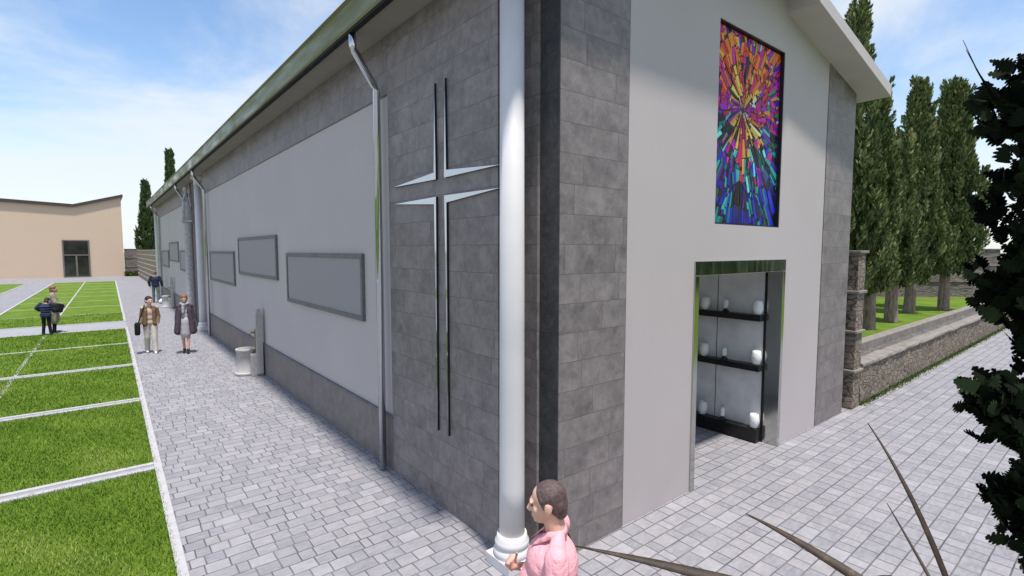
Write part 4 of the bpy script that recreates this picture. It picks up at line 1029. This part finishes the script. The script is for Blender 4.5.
# ------------------------------------------------------------------ near right: dark conifer and dry-leaved plant
def spray(r_):
    """scalloped flat spray outline, unit length along +y"""
    n = 5; pts = [(0, 0)]
    for k in range(n):
        t = (k + .5) / n; w = .46 * math.sin(math.pi * min(.93, .2 + t * .75)); pts += [(w * .66, t - .08), (w * r_.uniform(.9, 1.1), t - .02), (w * 1.02, t + .05), (w * .82, t + .1)]
    pts += [(.12, .98), (.0, 1.06), (-.12, .98)]
    pts += [(-x_, y_) for x_, y_ in pts[-4:0:-1]]
    return pts
def dark_conifer(x, y, H):
    t = empty('conifer', (x, y, 0), 'dark lobed-leaf conifer close by at the right edge', 'tree')
    q = MB(); q.tube([(0, 0, -.05), (.02, 0, 1.5), (-.02, .02, 3.2), (0, 0, H - .3)], [.12, .10, .08, .02], 12)
    rr = random.Random(5)
    for k in range(60):
        z = rr.uniform(.5, H - .6); a = rr.uniform(0, 6.28); L = rr.uniform(.3, .55)
        q.tube([(0, 0, z), (math.cos(a) * L * .6, math.sin(a) * L * .6, z + .12), (math.cos(a) * L, math.sin(a) * L, z + .4)], [.022, .015, .006], 6)
    obj('trunk', q, 'bark', t)
    bm = bmesh.new(); tones = []
    for k in range(7500):
        z = rr.uniform(.35, H); t_ = z / H; a = rr.uniform(0, 6.28)
        prof = min(1, .55 + t_ * 1.0) * (1 if t_ < .62 else max(.05, 1 - ((t_ - .62) / .38) ** 1.3))
        lump = 1 + .16 * math.sin(3 * a + 2.3 * z + 1) + .15 * math.sin(2 * a - 4.1 * z) + .08 * math.sin(9 * z + a)
        rad = .545 * prof * lump * (1 - rr.random() ** 2 * .6)
        c = Vector((math.cos(a) * rad, math.sin(a) * rad, z)); out = Vector((math.cos(a), math.sin(a), 0))
        up = (out * rr.uniform(.2, 1.0) + Vector((rr.gauss(0, .3), rr.gauss(0, .3), rr.uniform(.3, 1.1)))).normalized()
        sd = up.cross(Vector((rr.gauss(0, 1), rr.gauss(0, 1), rr.gauss(0, 1)))).normalized(); nn = up.cross(sd)
        L = rr.uniform(.06, .125)
        vs = [bm.verts.new(c + sd * px * L + up * py * L + nn * (.12 * L * px * px * 4 + rr.uniform(-.01, .01) * L)) for px, py in spray(rr)]
        bm.faces.new(vs); tones.append(min(1, max(0, rr.gauss(.45, .22) + .25 * math.sin(2 * a + 2.2 * z))))
    # thicker boughs reaching towards the chapel side
    for (tx, ty, tz, n, sp) in ((-.63, .53, 3.92, 420, .085), (-.57, .49, 4.14, 220, .07), (-.55, .41, 3.55, 260, .10), (-.52, .39, 3.22, 260, .09), (-.54, .40, 2.85, 260, .10), (-.74, .54, 2.40, 420, .075), (-.66, .45, 2.24, 320, .075), (-.69, .45, 1.86, 300, .06), (-.60, .36, 1.66, 260, .07), (-.3, -.5, 3.4, 200, .1), (.2, .6, 2.9, 200, .1), (-.2, .6, 3.0, 200, .1)):
        for _ in range(n):
            u = 1 - rr.random() ** 1.6 * .75
            c = Vector((tx * u, ty * u, tz - .35 * (1 - u))) + Vector([max(-1.5, min(1.5, rr.gauss(0, 1))) * sp * q_ for q_ in (1, 1, .8)])
            out = Vector((tx, ty, 0)).normalized()
            up = (out * rr.uniform(.2, 1.0) + Vector((rr.gauss(0, .35), rr.gauss(0, .35), rr.uniform(.1, 1.0)))).normalized()
            sd = up.cross(Vector((rr.gauss(0, 1), rr.gauss(0, 1), rr.gauss(0, 1)))).normalized(); nn = up.cross(sd); L = rr.uniform(.05, .11)
            bm.faces.new([bm.verts.new(c + sd * px * L + up * py * L + nn * (.12 * L * px * px * 4)) for px, py in spray(rr)]); tones.append(min(1, max(0, rr.gauss(.42, .22))))
    me = bpy.data.meshes.new('crown'); bm.to_mesh(me); bm.free(); me.materials.append(MAT['darkleaf'])
    at = me.attributes.new('tone', 'FLOAT', 'FACE'); at.data.foreach_set('value', tones)
    link(bpy.data.objects.new('crown', me), t)
    q = MB()
    for (p0, p1) in (((-.90, .58, 3.96), (-1.032, .695, 4.266)), ((-.885, .57, 3.96), (-1.005, .685, 4.22))): q.tube([p0, [(a + b) / 2 + .01 for a, b in zip(p0, p1)], p1], [.004, .003, .0012], 6)
    obj('twig', q, 'darkleaf', t)
dark_conifer(4.50, -.04, 6.5)

def yucca(x, y, zc):
    t = empty('yucca_plant', (x, y, 0), 'dry brown strap-leaved plant in the near right corner', 'plant')
    q = MB(); q.tube([(0, 0, -.03), (.02, .01, zc * .4), (-.01, -.02, zc * .8), (0, 0, zc)], [.07, .055, .05, .045], 12); obj('trunk', q, 'bark', t)
    o0 = Vector((0, 0, zc))
    def leaf(mid, tip, w):
        N = 14; a, b, c = o0, Vector(mid) - Vector((x, y, 0)), Vector(tip) - Vector((x, y, 0)); cen = []
        cc = b * 2 - (a + c) / 2                      # curve through mid
        for k in range(N + 1):
            u = k / N; cen.append(a * (1 - u) ** 2 + cc * 2 * u * (1 - u) + c * u * u)
        q = MB(); vs = []
        for k, p in enumerate(cen):
            d = (cen[min(k + 1, N)] - cen[max(k - 1, 0)]).normalized(); sd = d.cross(Vector((-.55, -.4, .7))).normalized(); nn = sd.cross(d); u = k / N
            ww = w * (min(1, .5 + 2.2 * u)) * (1 - max(0, (u - .35) / .65) ** 1.6 * .97)
            tw = .25 * math.sin(2.2 * u + w * 90); s2 = sd * math.cos(tw) + nn * math.sin(tw)
            vs.append([q.bm.verts.new(p - s2 * ww), q.bm.verts.new(p + nn * ww * -.35), q.bm.verts.new(p + s2 * ww)])
        for A, B in zip(vs, vs[1:]):
            for j in (0, 1): q.bm.faces.new((A[j], A[j + 1], B[j + 1], B[j])).smooth = True
        lf = obj('leaf', q, 'dry', t); md = lf.modifiers.new('t', 'SOLIDIFY'); md.thickness = .004
    return leaf
YL = yucca(1.99, .26, 1.98)
LEAVES = [((1.95, .62, 2.11), (1.92, .93, 2.177), .017), ((2.07, .42, 2.32), (2.20, .62, 2.56), .0075),
          ((1.78, .84, 1.985), (1.397, 1.342, 2.05), .026), ((2.13, .40, 2.1), (2.25, .56, 2.26), .005)]
for l in LEAVES: YL(*l)
for k in range(9):
    a = R(-150 + 24 * k) ; L = .55 + .1 * (k % 3); b = Vector((1.99, .26, 1.98)); d = Vector((math.cos(a), math.sin(a), 0))
    YL(b + d * L * .55 + V3(0, 0, -.02 - .02 * (k % 2)), b + d * L + V3(0, 0, -.35 - .1 * (k % 2)), .016)
